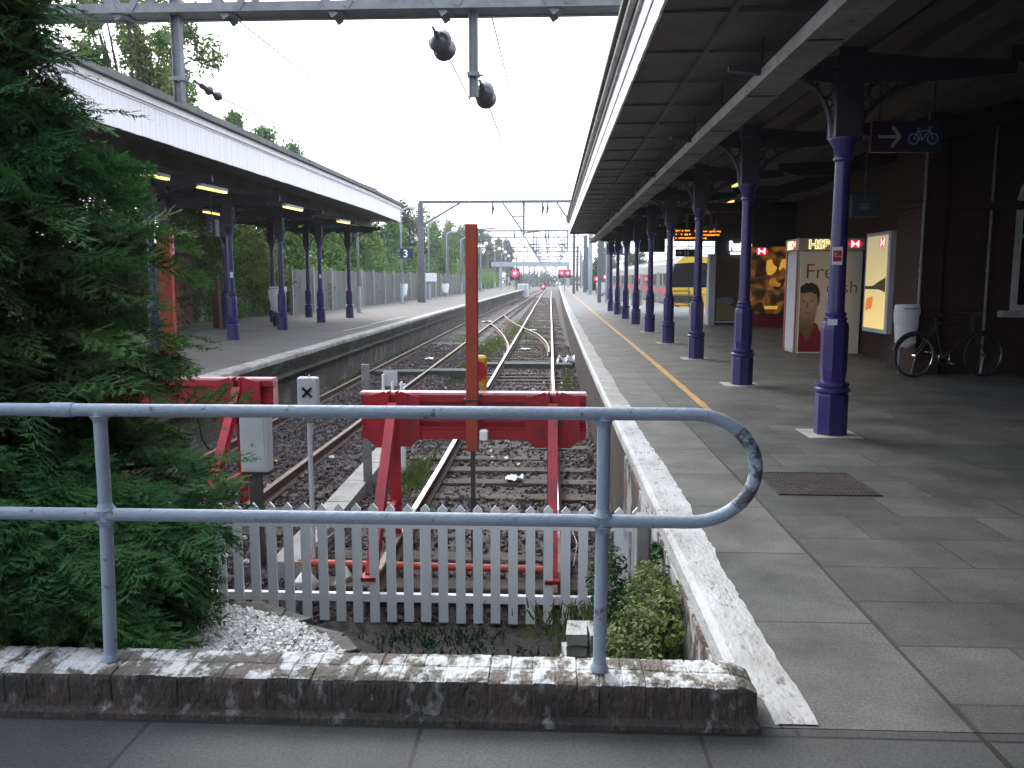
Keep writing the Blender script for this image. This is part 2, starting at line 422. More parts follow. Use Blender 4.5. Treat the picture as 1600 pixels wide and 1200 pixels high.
M['stone'] = mat('stone', (.105,.088,.085), .9, col2=(.06,.048,.046), nscale=3, lo=.4, hi=.6, bump=.3, bscale=60, island=.65)
M['sleeper'] = mat('sleeper', (.075,.06,.05), .9, col2=(.045,.036,.03), nscale=5, col3=(.16,.14,.12), n3=18, lo3=.58, hi3=.7, bump=.5, bscale=30, stretch=(.3,2,2))
M['rail_side'] = mat('rail_side', (.1,.055,.035), .8, col2=(.06,.04,.03), nscale=7, bump=.3)
M['rail_bright'] = mat('rail_bright', (.82,.82,.82), .18, 1, col2=(.6,.58,.56), nscale=4, lo=.5, hi=.7)
M['rail_dull'] = mat('rail_dull', (.20,.15,.115), .5, .4, col2=(.13,.09,.065), nscale=6)
M['earth'] = mat('earth', (.06,.052,.042), .95, col2=(.035,.034,.024), nscale=4, bump=.8, bscale=30, col3=(.035,.055,.018), n3=6, lo3=.5, hi3=.65)
M['white_stone'] = mat('white_stone', (.76,.76,.75), .75, island=.25, col2=(.6,.59,.57), nscale=20)
M['edging'] = mat('edging', (.13,.125,.115), .9, col2=(.07,.068,.06), nscale=5, bump=.8, bscale=25)
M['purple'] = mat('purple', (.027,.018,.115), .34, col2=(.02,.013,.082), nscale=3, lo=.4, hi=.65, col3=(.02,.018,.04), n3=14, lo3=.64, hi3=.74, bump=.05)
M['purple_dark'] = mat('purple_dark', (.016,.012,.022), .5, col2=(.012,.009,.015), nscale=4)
M['fascia'] = mat('fascia', (.85,.85,.86), .6, col2=(.76,.76,.77), nscale=2, lo=.4, hi=.7, stretch=(1,6,.25))
M['gutter'] = mat('gutter', (.28,.28,.27), .6, col2=(.16,.16,.15), nscale=4)
M['roof_felt'] = mat('roof_felt', (.12,.125,.12), .85, col2=(.17,.18,.16), nscale=3, bump=.3)
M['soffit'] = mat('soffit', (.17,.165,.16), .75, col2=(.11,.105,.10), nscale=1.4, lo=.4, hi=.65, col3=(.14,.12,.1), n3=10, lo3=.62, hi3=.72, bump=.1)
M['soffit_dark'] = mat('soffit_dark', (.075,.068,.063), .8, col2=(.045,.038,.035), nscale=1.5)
M['beam'] = mat('beam', (.24,.24,.235), .7, col2=(.15,.145,.14), nscale=2.5, col3=(.1,.08,.07), n3=12, lo3=.58, hi3=.68, bump=.15)
M['brick'] = brickmat('brick', (.055,.023,.017), (.035,.016,.012), (.03,.026,.024), 1, axis='xy', dirt=(.03,.018,.016))
M['steel'] = mat('steel', (.15,.165,.175), .6, 0, col2=(.105,.115,.125), nscale=4, col3=(.16,.13,.11), n3=14, lo3=.63, hi3=.75)
M['steel_far'] = mat('steel_far', (.115,.12,.128), .6, col2=(.085,.088,.095), nscale=2)
M['steel_pale'] = mat('steel_pale', (.32,.37,.40), .55, col2=(.26,.3,.33), nscale=2)
M['insulator'] = mat('insulator', (.045,.045,.05), .22, spec=.6)
M['wire'] = mat('wire', (.12,.12,.12), .5, .4)
M['grey_paint'] = mat('grey_paint', (.46,.48,.50), .5, col2=(.4,.42,.44), nscale=3, lo=.4, hi=.7, col3=(.3,.3,.3), n3=30, lo3=.66, hi3=.72)
M['grey_post'] = mat('grey_post', (.2,.21,.21), .6, col2=(.14,.145,.14), nscale=6)
M['dark_iron'] = mat('dark_iron', (.03,.028,.028), .6, col2=(.05,.04,.035), nscale=6)
M['concrete'] = mat('concrete', (.33,.325,.30), .85, col2=(.24,.235,.215), nscale=4, bump=.2, bscale=60)
M['dark_green'] = mat('dark_green', (.06,.072,.066), .8, col2=(.045,.05,.045), nscale=4)
M['black'] = mat('black', (.012,.012,.013), .5)
M['white'] = mat('white', (.78,.79,.8), .5)
M['yellow'] = mat('yellow', (.62,.42,.03), .5, col2=(.5,.33,.03), nscale=3)
M['yellow_line'] = mat('yellow_line', (.40,.23,.05), .75, col2=(.26,.16,.05), nscale=5, lo=.4, hi=.65, col3=(.2,.18,.14), n3=18, lo3=.56, hi3=.66)
M['bag'] = mat('bag', (.66,.68,.68), .3, alpha=.72, col2=(.75,.76,.77), nscale=6, bump=.5, bscale=9)
M['bag_white'] = mat('bag_white', (.78,.8,.82), .35, bump=.5, bscale=9)
M['fence'] = mat('fence', (.135,.15,.142), .75, col2=(.095,.112,.1), nscale=1.5, island=.12, stretch=(1,1,.3))
M['fence_post'] = mat('fence_post', (.25,.26,.245), .8, col2=(.3,.31,.29), nscale=4)
M['bark'] = mat('bark', (.07,.05,.038), .9, col2=(.04,.03,.024), nscale=8, bump=.6)
M['blue_sign'] = mat('blue_sign', (.009,.013,.06), .4)
M['purple_sign'] = mat('purple_sign', (.028,.006,.034), .4)
M['sign_white'] = mat('sign_white', (.62,.68,.68), .5)
M['sign_dim'] = mat('sign_dim', (.3,.36,.36), .6)
M['glass_dark'] = mat('glass_dark', (.012,.013,.015), .08, spec=.6)
M['conifer'] = leafmat('conifer', (.040,.108,.029), .5, .025, .25, .95)
M['conifer_in'] = leafmat('conifer_in', (.055,.035,.02), .4, .02, .05)
M['shrub'] = leafmat('shrub', (.105,.165,.045), .5, .03, .25)
M['shrub_dark'] = leafmat('shrub_dark', (.025,.07,.022), .4, .02, .2)
M['leaf_a'] = leafmat('leaf_a', (.115,.21,.05), .45, .025, .4)
M['leaf_b'] = leafmat('leaf_b', (.085,.16,.046), .45, .03, .38)
M['leaf_c'] = leafmat('leaf_c', (.032,.072,.034), .45, .02, .2)
M['leaf_d'] = leafmat('leaf_d', (.14,.215,.055), .45, .03, .35)
M['leaf_birch'] = leafmat('leaf_birch', (.11,.17,.05), .45, .03, .35)
M['leaf_brown'] = leafmat('leaf_brown', (.11,.06,.05), .4, .02, .2)
M['weed'] = leafmat('weed', (.10,.13,.035), .5, .04, .25)
# ------------------------------------------------------------------ the setting
EDGE_R = [(.74,2.86),(.74,16),(.79,31),(.88,48),(1.0,65),(1.5,130),(2.2,210)]
EDGE_L = [(-5.16,2.9),(-5.14,12),(-5.12,20),(-5.09,27),(-5.06,41),(-4.8,63),(-4.4,97),(-3.96,130)]
def lerp_edge(E, y):
    for (x0,y0),(x1,y1) in zip(E, E[1:]):
        if y <= y1: return x0+(x1-x0)*max(0,(y-y0))/(y1-y0)
    return E[-1][0]
def struct(o): return tag(o, kind='structure')
# ground to the horizon
g = MB(); n = 24
g.add([(-400,-60,-1.32),(400,-60,-1.32),(400,620,-1.32),(-400,620,-1.32)], [(0,1,2,3)])
struct(g.build('ground', M['earth']))
# trackbed
xs = np.linspace(-5.6, 2.6, 66); ys = np.concatenate([np.linspace(2.4, 30, 200), np.linspace(30.6, 80, 80), np.linspace(83, 260, 50)])
V = []
rs = np.random.RandomState(3)
for y in ys:
    for x in xs:
        z = -1.10 + rs.uniform(-.016, .016) + .02*math.sin(y*1.7+x)
        z -= .20*min(1,max(0,(6.95-y)/.5))
        if abs(x+2.33) < .45: z -= .05
        if abs(x+4.02) < 1.35 and y > 9.5: z += .034*min(1,(y-9.5))
        V.append((x, y, z))
nx = len(xs); F = [(j*nx+i, j*nx+i+1, (j+1)*nx+i+1, (j+1)*nx+i) for j in range(len(ys)-1) for i in range(nx-1)]
struct(npmesh('trackbed', np.array(V), F, M['ballast']))
def bed_z(x, y):
    z = -1.10 + .02*math.sin(y*1.7+x)
    z -= .20*min(1,max(0,(6.95-y)/.5))
    if abs(x+2.33) < .45: z -= .05
    if abs(x+4.02) < 1.35 and y > 9.5: z += .03*min(1,(y-9.5))
    return z
# loose ballast stones
def stones(n, place, smin, smax, seed):
    rs = np.random.RandomState(seed)
    base = np.array([(-1,-1,-1),(1,-1,-1),(1,1,-1),(-1,1,-1),(-1,-1,1),(1,-1,1),(1,1,1),(-1,1,1)], float)
    fb = np.array([(0,3,2,1),(4,5,6,7),(0,1,5,4),(1,2,6,5),(2,3,7,6),(3,0,4,7)])
    P = place(rs, n); n = len(P)
    s = rs.uniform(smin, smax, (n,1,1)) * rs.uniform(.6, 1.15, (n,1,3))
    v = base[None]*s*rs.uniform(.55, 1.1, (n,8,1))
    q = rs.normal(size=(n,4)); q /= np.linalg.norm(q, axis=1)[:,None]
    a,b,c,d = q.T
    Rm = np.stack([np.stack([1-2*(c*c+d*d),2*(b*c-a*d),2*(b*d+a*c)],1), np.stack([2*(b*c+a*d),1-2*(b*b+d*d),2*(c*d-a*b)],1), np.stack([2*(b*d-a*c),2*(c*d+a*b),1-2*(b*b+c*c)],1)],1)
    v = np.einsum('nij,nkj->nki', Rm, v) + P[:,None,:]
    return v.reshape(-1,3), (fb[None]+np.arange(n)[:,None,None]*8).reshape(-1,4)
def place_bed(rs, n):
    y = 6.45 + (rs.uniform(0,1,n)**1.7)*26
    x = rs.uniform(-5.1, .72, n)
    keep = np.ones(n, bool)
    for xr in (-4.76,-3.27,-1.42,.08): keep &= abs(x-xr) > .08
    tr = (abs(x+.67) < 1.0); keep &= ~(tr & (rs.uniform(0,1,n) < .6))
    x, y = x[keep], y[keep]
    z = np.array([bed_z(a, b) for a, b in zip(x, y)]) + rs.uniform(-.005,.03,len(x))
    return np.stack([x,y,z],1)
V, F = stones(46000, place_bed, .009, .029, 11)
tag(npmesh('ballast_stones', V, F, M['stone']), 'brown and grey ballast stones lying between the rails', 'ballast', kind='stuff')
# right platform and the concourse in one slab
mb = MB()
poly = [(-12,2.645),(14,2.645),(14,46),(7.02,46),(7.02,210)] + EDGE_R[::-1] + [(-12,2.86)]
poly = [(x-.0, y) for x, y in poly]
mb.prism(poly, 'z', -1.3, 0, 0)
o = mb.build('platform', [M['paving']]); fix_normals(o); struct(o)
mb = MB(); mb.box(-12,14,-6,2.64,-1.3,-.0005); struct(mb.build('pavement', M['shaded_fore_paving']))
# platform walls
def wallstrip(E, y0, y1, prof, sgn, step=1.5):
    path = []
    y = y0
    while y < y1: path.append((lerp_edge(E,y), y)); y += step if y < 40 else 6
    path.append((lerp_edge(E,y1), y1))
    mb = MB(); pr = [(p[0]*sgn, p[1]) for p in prof]
    mb.sweep(pr, path); return mb
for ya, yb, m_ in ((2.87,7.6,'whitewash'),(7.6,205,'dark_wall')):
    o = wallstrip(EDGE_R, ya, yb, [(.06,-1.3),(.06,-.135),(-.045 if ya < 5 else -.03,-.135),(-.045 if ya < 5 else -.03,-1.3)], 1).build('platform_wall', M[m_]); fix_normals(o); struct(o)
# white painted coping with a rounded nose and a ragged painted edge
mb = MB(); path = []
y = 2.66
while y < 200: path.append(y); y += .045 if y < 14 else (.5 if y < 40 else 5)
rr = random.Random(5)
from mathutils import noise
def nz1(y): return .018*noise.noise((y*2.3,1,1))+.014*noise.noise((y*7,2,1))+.008*noise.noise((y*21,2,5))
base = 0; n = 7; jag = .92
for i, y in enumerate(path):
    x = lerp_edge(EDGE_R, max(y, 2.9))
    jag = .172 + .016*math.sin(y*1.3) + nz1(y)
    if y > 9: jag = .2 + .012*math.sin(y*2.1)
    front = x-.045
    if y < 2.86: front = x+.005
    for q in ((front+.012,-.13),(front,-.10),(front,-.02),(front+.012,-.002),(front+.03,.005),(x+jag,.005),(x+jag,-.13)):
        mb.v.append((q[0], y, q[1]))
for i in range(len(path)-1):
    for k in range(n):
        l = (k+1) % n
        mb.f.append((i*n+k, i*n+l, (i+1)*n+l, (i+1)*n+k)); mb.m.append(1 if k == 4 and path[i] > 9.5+.5*rr.random() else 0)
o = mb.build('platform_coping', [M['white_paint_worn'], M['coping_stone']]); fix_normals(o); struct(o)
# yellow line
mb = MB(); yl = [(1.80,7.3),(1.82,10),(1.86,14),(1.9,20),(1.93,28),(2.0,42),(2.17,63),(2.6,128)]
prev = None
yy = 7.3
while yy < 120:
    x = lerp_edge(yl, yy); a = rr.uniform(-.008,.008)
    cur = ((x-.045+a,yy,.004),(x+.045-a,yy,.004))
    if prev: mb.add([prev[0],prev[1],cur[1],cur[0]], [(0,1,2,3)])
    prev = cur; yy += .25 if yy < 20 else 2
struct(mb.build('yellow_line', M['yellow_line']))
# left platform
mb = MB()
mb.prism([(x-.29,y) for x,y in EDGE_L] + [(-30,130),(-30,2.9)], 'z', -1.25, -.012)
o = mb.build('platform', M['tarmac']); fix_normals(o); struct(o)
prof = [(-.4,-.012),(-.4,-.4),(.3,-1.3),(-.3,-1.3)]
o = wallstrip(EDGE_L, 2.9, 130, [(-.30,.004),(.0,.004),(.012,-.02),(.012,-.085),(-.30,-.085)], 1, .8).build('platform_coping', M['coping_left']); fix_normals(o); struct(o)
o = wallstrip(EDGE_L, 2.9, 129.9, [(-.5,-.087),(-.03,-.087),(-.03,-.155),(-.075,-.158),(-.075,-.225),(-.12,-.228),(-.12,-.30),(-.165,-.303),(-.165,-.375),(-.03,-.385),(-.03,-.41),(-.2,-.42),(-.2,-1.3),(-.5,-1.3)], 1, .8).build('platform_wall', M['left_wall']); fix_normals(o); struct(o)
mb = MB()
for (xa,ya,xb,yb) in ((-6.1,24.2,-5.95,27.4),(-6.1,28,-6.0,34)):
    mb.add([(xa,ya,-.007),(xa+.09,ya,-.007),(xb+.09,yb,-.007),(xb,yb,-.007)], [(0,1,2,3)])
struct(mb.build('platform_marking', M['white_paint_worn']))
# ------------------------------------------------------------------ tracks
def rail(name, path, parent, top, gap=None):
    mb = MB()
    prof = [(-.065,-1.065),(.065,-1.065),(.065,-1.05),(.012,-1.035),(.012,-.96),(.034,-.95),(.034,-.92),(.026,-.914),(-.026,-.914),(-.034,-.92),(-.034,-.95),(-.012,-.96),(-.012,-1.035),(-.065,-1.05)]
    ms = [0]*14; ms[7] = 1; ms[6] = 1; ms[8] = 1
    mb.sweep(prof, path, 0, ms)
    o = mb.build(name, [M['rail_side'], top], parent); fix_normals(o); return o
def smooth(ctrl, step=2.0):
    ys = np.array([c[1] for c in ctrl]); xs = np.array([c[0] for c in ctrl])
    out = []; y = ys[0]
    tang = np.gradient(xs, ys)
    while y < ys[-1]:
        i = min(np.searchsorted(ys, y, 'right')-1, len(ys)-2)
        h = ys[i+1]-ys[i]; t = (y-ys[i])/h
        x = (2*t**3-3*t**2+1)*xs[i]+(t**3-2*t**2+t)*h*tang[i]+(-2*t**3+3*t**2)*xs[i+1]+(t**3-t**2)*h*tang[i+1]
        out.append((float(x), float(y))); y += step
    out.append((float(xs[-1]), float(ys[-1])))
    return out
def track(name, label, ctrl, top, y_end):
    t = thing(name, label, 'railway track', (ctrl[0][0], ctrl[0][1], -1.1))
    for dx in (-.75, .75):
        pth = [(x+dx+rnd.uniform(-.006,.006), y) for x, y in smooth(ctrl)]
        k = 1 if top is M['rail_bright'] else 0
        rail('rail', pth[k:], t, top)
        if k: rail('rail', pth[:k]+[(pth[k][0], pth[k][1]-.01)], t, M['rail_dull'])
    rr = random.Random(3); first = None
    far = MB(); k = 0; y = ctrl[0][1]+.25
    while y < y_end:
        x = lerp_edge(ctrl, y)
        if k < 80:
            if first is None:
                m2 = MB(); m2.bbox(x-1.28,x+1.28,y-.125,y+.125,-1.2,-1.068,.012); first = m2.build('sleeper', M['sleeper'], t); fy, fx = y, x; fl = first.location.copy()
            else:
                o = first.copy(); S.collection.objects.link(o); o.parent = t
                o.location = fl + Vector((x-fx+rr.uniform(-.05,.05), y-fy+rr.uniform(-.03,.03), rr.uniform(-.012,.004))); o.rotation_euler = (0,0,rr.uniform(-.02,.02))
        else: far.box(x-1.28,x+1.28,y-.125,y+.125,-1.2,-1.07)
        y += .72; k += 1
    if far.f: tag(far.build('sleepers', M['sleeper'], t), kind='stuff')
    return t
track('railway_track', 'near right railway track with bright worn rails beside the platform with the yellow line', [(-.67,6.5),(-.67,60),(-.66,110),(-.4,200)], M['rail_bright'], 120)
track('railway_track', 'left railway track with dull brown rails below the left platform wall', [(-4.01,6.5),(-4.02,28),(-4.02,45),(-3.7,80),(-3.2,130),(-1.9,200)], M['rail_dull'], 120)
t = thing('crossover_track', 'curved crossover rails linking the left track to the right track', 'railway track', (-1.5,36,-1.1))
C = [(-.03,27.7),(-.06,30.4),(-.25,33.7),(-.55,37.0),(-.99,39.9),(-1.63,43.9),(-2.4,49.6),(-3.2,57.5)]
rail('rail', smooth(C, 1.0), t, M['rail_dull'])
D = [(-1.44,28.0),(-1.5,30.0),(-1.70,32.6),(-2.03,36.2),(-2.49,40.2),(-3.22,45.6)]
rail('rail', smooth(D, 1.0), t, M['rail_dull'])
# weeds and grass
def blades(n, place, lmin, lmax, w, seed):
    rs = np.random.RandomState(seed)
    P = place(rs, n); n = len(P)
    a = rs.uniform(0, 2*PI, n); L = rs.uniform(lmin, lmax, n); tilt = rs.uniform(.1, .8, n)
    d = np.stack([np.cos(a)*np.sin(tilt), np.sin(a)*np.sin(tilt), np.cos(tilt)], 1)*L[:,None]
    b2 = rs.uniform(0, 2*PI, n); s = np.stack([np.cos(b2), np.sin(b2), np.zeros(n)], 1)*w
    v = np.stack([P-s, P+s, P+d*.6+s*.8, P+d+np.array([0,0,-.02])], 1).reshape(-1,3)
    v2 = v
    f = np.arange(n*4).reshape(-1,4)
    return v2, f
def place_weed(rs, n):
    pts = []
    spots = [(-2.2,33,.5,5,1),(-1.6,44,.7,8,1.2),(-2.35,24,.35,4,.4),(-5.05,21,.12,3,.4),(-5.05,30,.12,6,.6),(-.7,38,.5,9,.35),(-2.5,15.5,.3,2,.35),(-1.75,10.5,.18,1.2,.35),(.45,20,.15,5,.3),(-3.9,36,.5,3,.3),(.4,5.9,.4,.5,.25)]
    wts = np.array([s[4] for s in spots]); wts /= wts.sum()
    for i in rs.choice(len(spots), n, p=wts):
        s = spots[i]; pts.append((s[0]+rs.normal()*s[2]*.6, s[1]+rs.normal()*s[3]*.5, -1.1))
    return np.array([p for p in pts if -5.2 < p[0] < .7 and p[1] > 5])
V, F = blades(16000, place_weed, .05, .2, .008, 5)
tag(npmesh('trackside_weeds', V, F, M['weed']), 'yellow green weeds growing between the two tracks', 'weeds', kind='stuff')
def place_front(rs, n):
    x = rs.uniform(-1.5, .7, n); y = rs.uniform(3.0, 6.3, n)
    k = np.sin(x*3.1+1)*np.sin(y*2.7)+rs.normal(size=n)*.4 > .25
    return np.stack([x[k], y[k], np.full(k.sum(), -1.3)], 1)
V, F = blades(9000, place_front, .03, .11, .009, 6)
tag(npmesh('ground_weeds', V, F, M['shrub_dark']), 'low dark green weeds on the soil before the white picket fence', 'weeds', kind='stuff')
# ------------------------------------------------------------------ foreground: low wall, handrail, bed, fence
t = thing('brick_wall', 'low brick wall of worn bricks with peeling white paint under the blue handrail', 'wall', (-3.5,2.73,0))
prof = [(2.600,.0,0),(2.600,.018,0),(2.612,.024,0),(2.634,.026,0),(2.634,.045,0),(2.633,.065,0),(2.633,.085,0),(2.634,.105,0),(2.636,.122,0),(2.642,.135,1),(2.655,.142,1),(2.68,.144,1),(2.71,.145,1),(2.737,.142,1),(2.742,.139,1),(2.747,.143,1),(2.78,.146,1),(2.81,.145,1),(2.835,.141,1),(2.846,.130,0),(2.848,.06,0),(2.848,-.02,0)]
from mathutils import noise
x = -8.5; joints = []; rr = random.Random(2)
while x < .68: joints.append(x); x += rr.uniform(.072,.081)
jz = [(rr.uniform(-.003,.003), rr.uniform(-.003,.003), rr.uniform(-.0025,.0025)) for _ in joints]
XS = []
for k, xj in enumerate(joints):
    xn = joints[k+1] if k+1 < len(joints) else xj+.075
    XS += [(xj,k,1),(xj+.0045,k,0)] + [(xj+.0045+(xn-xj-.009)*f,k,0) for f in (.2,.4,.6,.8)] + [(xn-.0045,k,0)]
mb = MB(); n = len(prof)
for x, k, jt in XS:
    for q, (py, pz, m_) in enumerate(prof):
        y, z = py, pz
        nz = noise.noise((x*9, py*9, pz*9))*.0035 + noise.noise((x*40, py*40, pz*40))*.0022
        body = 4 <= q <= 19
        if body:
            dep = (.0065 if jt else 0)*(.6+.9*noise.noise((x*13,py*5,7)))
            if q <= 8: y += max(dep,0)*.4 + nz + jz[k][1]
            else: z += -max(dep,0) + nz + (jz[k][0] if q < 14 else jz[k][2])
        e = max(0, x-.60)                                   # broken rounded end
        if e > 0 and body:
            z -= e*e*3.2*(1 if q > 8 else pz/.13); y += e*.18 if q <= 9 else 0
        mb.v.append((x+noise.noise((py*20,pz*20,3))*.004*(1 if x > .5 else 0), y, z))
for i in range(len(XS)-1):
    for q in range(n-1):
        a = i*n+q; mb.f.append((a,a+n,a+n+1,a+1)); mb.m.append(1 if prof[q][2] and prof[q+1][2] else 0)
mb.f.append(tuple((len(XS)-1)*n+q for q in range(n))); mb.m.append(0)
o = mb.build('brickwork', [M['wall_brick'], M['wall_top']], t); fix_normals(o)
# handrail
t = thing('handrail', 'pale blue tubular steel handrail with a rounded end standing on the low brick wall', 'handrail', (-.68,2.73,.15))
ZT, ZB, r = 1.04, .675, .0222
zc = (ZT+ZB)/2; rad = (ZT-ZB)/2
arc = [(.47+.19*math.sin(a)*1.12, 2.73, zc+rad*math.cos(a)) for a in np.linspace(0, PI, 25)]
top = [(-8.5,2.73,ZT),(-3,2.73,ZT),(-1,2.73,ZT),(.3,2.73,ZT)]
pts = top + arc
mb = MB(); mb.tube(top+arc[:7], r, 16); mb.tube(arc[18:]+[(.3,2.73,ZB),(-1,2.73,ZB),(-3,2.73,ZB),(-8.5,2.73,ZB)], r, 16)
mb.tube([(-1.70,2.73,ZT),(-1.62,2.73,ZT)], r+.003, 16)
mb.build('rail_tube', M['rail_blue'], t, smooth=True, auto=40)
mb = MB(); mb.tube(arc[6:19], r+.0004, 16); mb.build('end_bend', M['rail_chip'], t, smooth=True, auto=40)
for xp, xq in ((-1.53,-1.545),(.18,.175),(-3.25,-3.25),(-4.95,-4.95)):
    mb = MB(); mb.tube([(xp,2.73,ZT),(xp,2.73,ZB),(xq,2.73,.15)], r, 16)
    for z in (ZT, ZB):                                    # welded fillets
        for dz in (-1, 1):
            if z == ZT and dz > 0: continue
            mb.lathe([(r+.012,0),(r+.004,dz*.012),(r,dz*.025)], 16, (xp,2.73,z+dz*.018))
    mb.lathe([(r+.008,.148),(r+.008,.16),(r,.175)], 16, (xq,2.73,0))
    mb.build('post', M['rail_blue'], t, smooth=True, auto=40)
# raised bed with white gravel
edge = [(-.66,2.84),(-.70,3.0),(-.80,3.22),(-.93,3.38),(-1.1,3.53),(-1.35,3.66),(-1.7,3.78),(-2.2,4.3),(-2.6,5.2),(-4.6,5.6),(-5.1,5.6),(-5.1,2.84)]
mb = MB()
mb.prism(edge, 'z', -1.3, -.045); o = mb.build('planting_bed', M['earth']); fix_normals(o); struct(o)
mb = MB(); rr = random.Random(9)                           # stone edging
pts = edge[:9]
for (a, b) in zip(pts, pts[1:]):
    A, B = Vector((*a,0)), Vector((*b,0)); L = (B-A).length; k = max(1, round(L/.17))
    for i in range(k):
        c = A.lerp(B, (i+.5)/k); d = (B-A).normalized(); nrm = Vector((d.y,-d.x,0))
        for j in range(8):
            mb.obox(c + nrm*(.012+.012*j+rr.uniform(-.012,.012)) + Vector((0,0,-.115-.15*j)), L/k*rr.uniform(.9,1.15), .075*rr.uniform(.8,1.2), .14, Matrix.Rotation(math.atan2(d.y,d.x)+rr.uniform(-.15,.15),3,'Z'), 0, .02)
o = mb.build('stone_edging', M['edging'], loc=(-1.2,3.5,-.05)); tag(o, 'rough grey stone edging holding back the white gravel bed', 'edging')
from math import cos, sin
def inpoly(x, y, P):
    c = False; j = len(P)-1
    for i in range(len(P)):
        if (P[i][1] > y) != (P[j][1] > y) and x < (P[j][0]-P[i][0])*(y-P[i][1])/(P[j][1]-P[i][1])+P[i][0]: c = not c
        j = i
    return c
def place_gravel(rs, n):
    out = []
    while len(out) < n:
        x, y = rs.uniform(-3.0,-.62), rs.uniform(2.85, 4.2)
        if inpoly(x+.03, y+.02, edge) and rs.uniform() < (1 if x > -2.2 else .35): out.append((x, y, -.045+rs.uniform(0,.02)))
    return np.array(out)
V, F = stones(15000, place_gravel, .004, .011, 21)
tag(npmesh('white_gravel', V, F, M['white_stone']), 'white gravel chippings spread on the bed beside the conifer', 'gravel', kind='stuff')
# picket fence
t = thing('picket_fence', 'white wooden picket fence across the end of the tracks', 'fence', (-1,6.4,-1.25))
first = None; x = .69; k = 0; YP = 6.4
def picket(x, z0, z1):
    mb = MB(); h = .0375
    mb.prism([(x-h,z0),(x+h,z0),(x+h,z1-.042),(x,z1),(x-h,z1-.042)], 'y', YP-.011, YP+.011)
    return mb
rr = random.Random(4)
while x > -3.2:
    mb = picket(x, -1.27+rr.uniform(-.008,.008), -.29+rr.uniform(-.006,.006)); o = mb.build('picket', M['picket'], t); fix_normals(o)
    x -= .1395+rr.uniform(-.0025,.0025); k += 1
for z0, z1 in ((-.495,-.40),(-1.11,-1.045)):
    mb = MB(); mb.box(-3.25,.74,YP+.0125,YP+.06,z0,z1); mb.build('rail', M['picket'], t)
for xp in (-2.9,-1.0,.60):
    mb = MB(); mb.bbox(xp-.04,xp+.04,YP+.062,YP+.14,-1.4,-.45,.006); mb.build('post', M['picket'], t)
# concrete post against the platform wall
mb = MB(); mb.bbox(.60,.69,5.55,5.66,-1.35,-.12,.01)
tag(mb.build('concrete_post', M['concrete'], loc=(.65,5.6,-1.3)), 'short grey concrete post against the whitewashed platform wall', 'post')
# white painted bricks
t = thing('brick_pile', 'small stack of white painted bricks beside the right handrail post', 'bricks', (.22,4.9,-1.24))
rr = random.Random(8)
for i in range(8):
    for j in range(2):
        mb = MB(); mb.obox((.155+.13*j+rr.uniform(-.025,.025), 4.9+rr.uniform(-.04,.04), -1.21+i*.078), .125, .22, .066, Matrix.Rotation(rr.uniform(-.12,.12),3,'Z'), 0, .004); mb.build('brick', M['white_paint_worn'], t)
# ------------------------------------------------------------------ foliage makers
def frames(rs, d, roll=None):
    n = len(d); up = np.tile(np.array([0,0,1.0]), (n,1))
    s = np.cross(up, d); s /= np.linalg.norm(s, axis=1)[:,None]+1e-9
    u = np.cross(d, s)
    if roll is not None:
        c, si = np.cos(roll)[:,None], np.sin(roll)[:,None]; s, u = s*c+u*si, u*c-s*si
    return s, u
def frond_proto(seed):
    r = np.random.RandomState(seed); T = []
    def sprig(a, d, L, w):
        d = d/np.linalg.norm(d); s = np.array([-d[1],d[0],0]); s /= np.linalg.norm(s)+1e-9
        T.append((a-s*w, a+s*w, a+d*L))
    def axis(x): return np.array([x, .05*math.sin(3*x+seed), -.22*x*x])
    prev = axis(0)
    for i in range(1, 7):
        q = axis(i/6); d = q-prev; s = np.array([0,1,0])*.011*(1.2-i/6)
        T.append((prev-s, prev+s, q)); prev = q
    for i in range(13):
        x = .06+.9*i/13; a = axis(x); sg = 1 if i % 2 else -1
        L = .36*(1-x)**.6+.07; L *= r.uniform(.75,1.2); ang = sg*r.uniform(.55,.95)
        d = np.array([math.cos(ang), math.sin(ang), r.uniform(-.35,.05)])
        sprig(a, d, L, .016)
        m = max(3, int(L/.042))
        for k in range(m):
            p = a+d/np.linalg.norm(d)*L*(k+.6)/m
            for sg2 in (1,-1):
                a2 = ang+sg2*r.uniform(.45,.8); e = np.array([math.cos(a2), math.sin(a2), r.uniform(-.4,.15)])
                sprig(p, e, (.10*(1-k/m)+.05)*r.uniform(.8,1.2), .0155)
    for i in range(4): sprig(axis(1), np.array([1, r.uniform(-.6,.6), -.35]), .1, .012)
    return np.array(T).reshape(-1,3)
def scatter(protos, P, D, Sc, rs, roll):
    s, u = frames(rs, D, roll)
    Vs = []
    idx = rs.randint(0, len(protos), len(P))
    for k, pr in enumerate(protos):
        w = np.where(idx == k)[0]
        if not len(w): continue
        Mx = np.stack([D[w], s[w], u[w]], 2)*Sc[w,None,None]
        Vs.append((np.einsum('nij,kj->nki', Mx, pr)+P[w,None,:]).reshape(-1,3))
    V = np.concatenate(Vs); return V, np.arange(len(V)).reshape(-1,3)
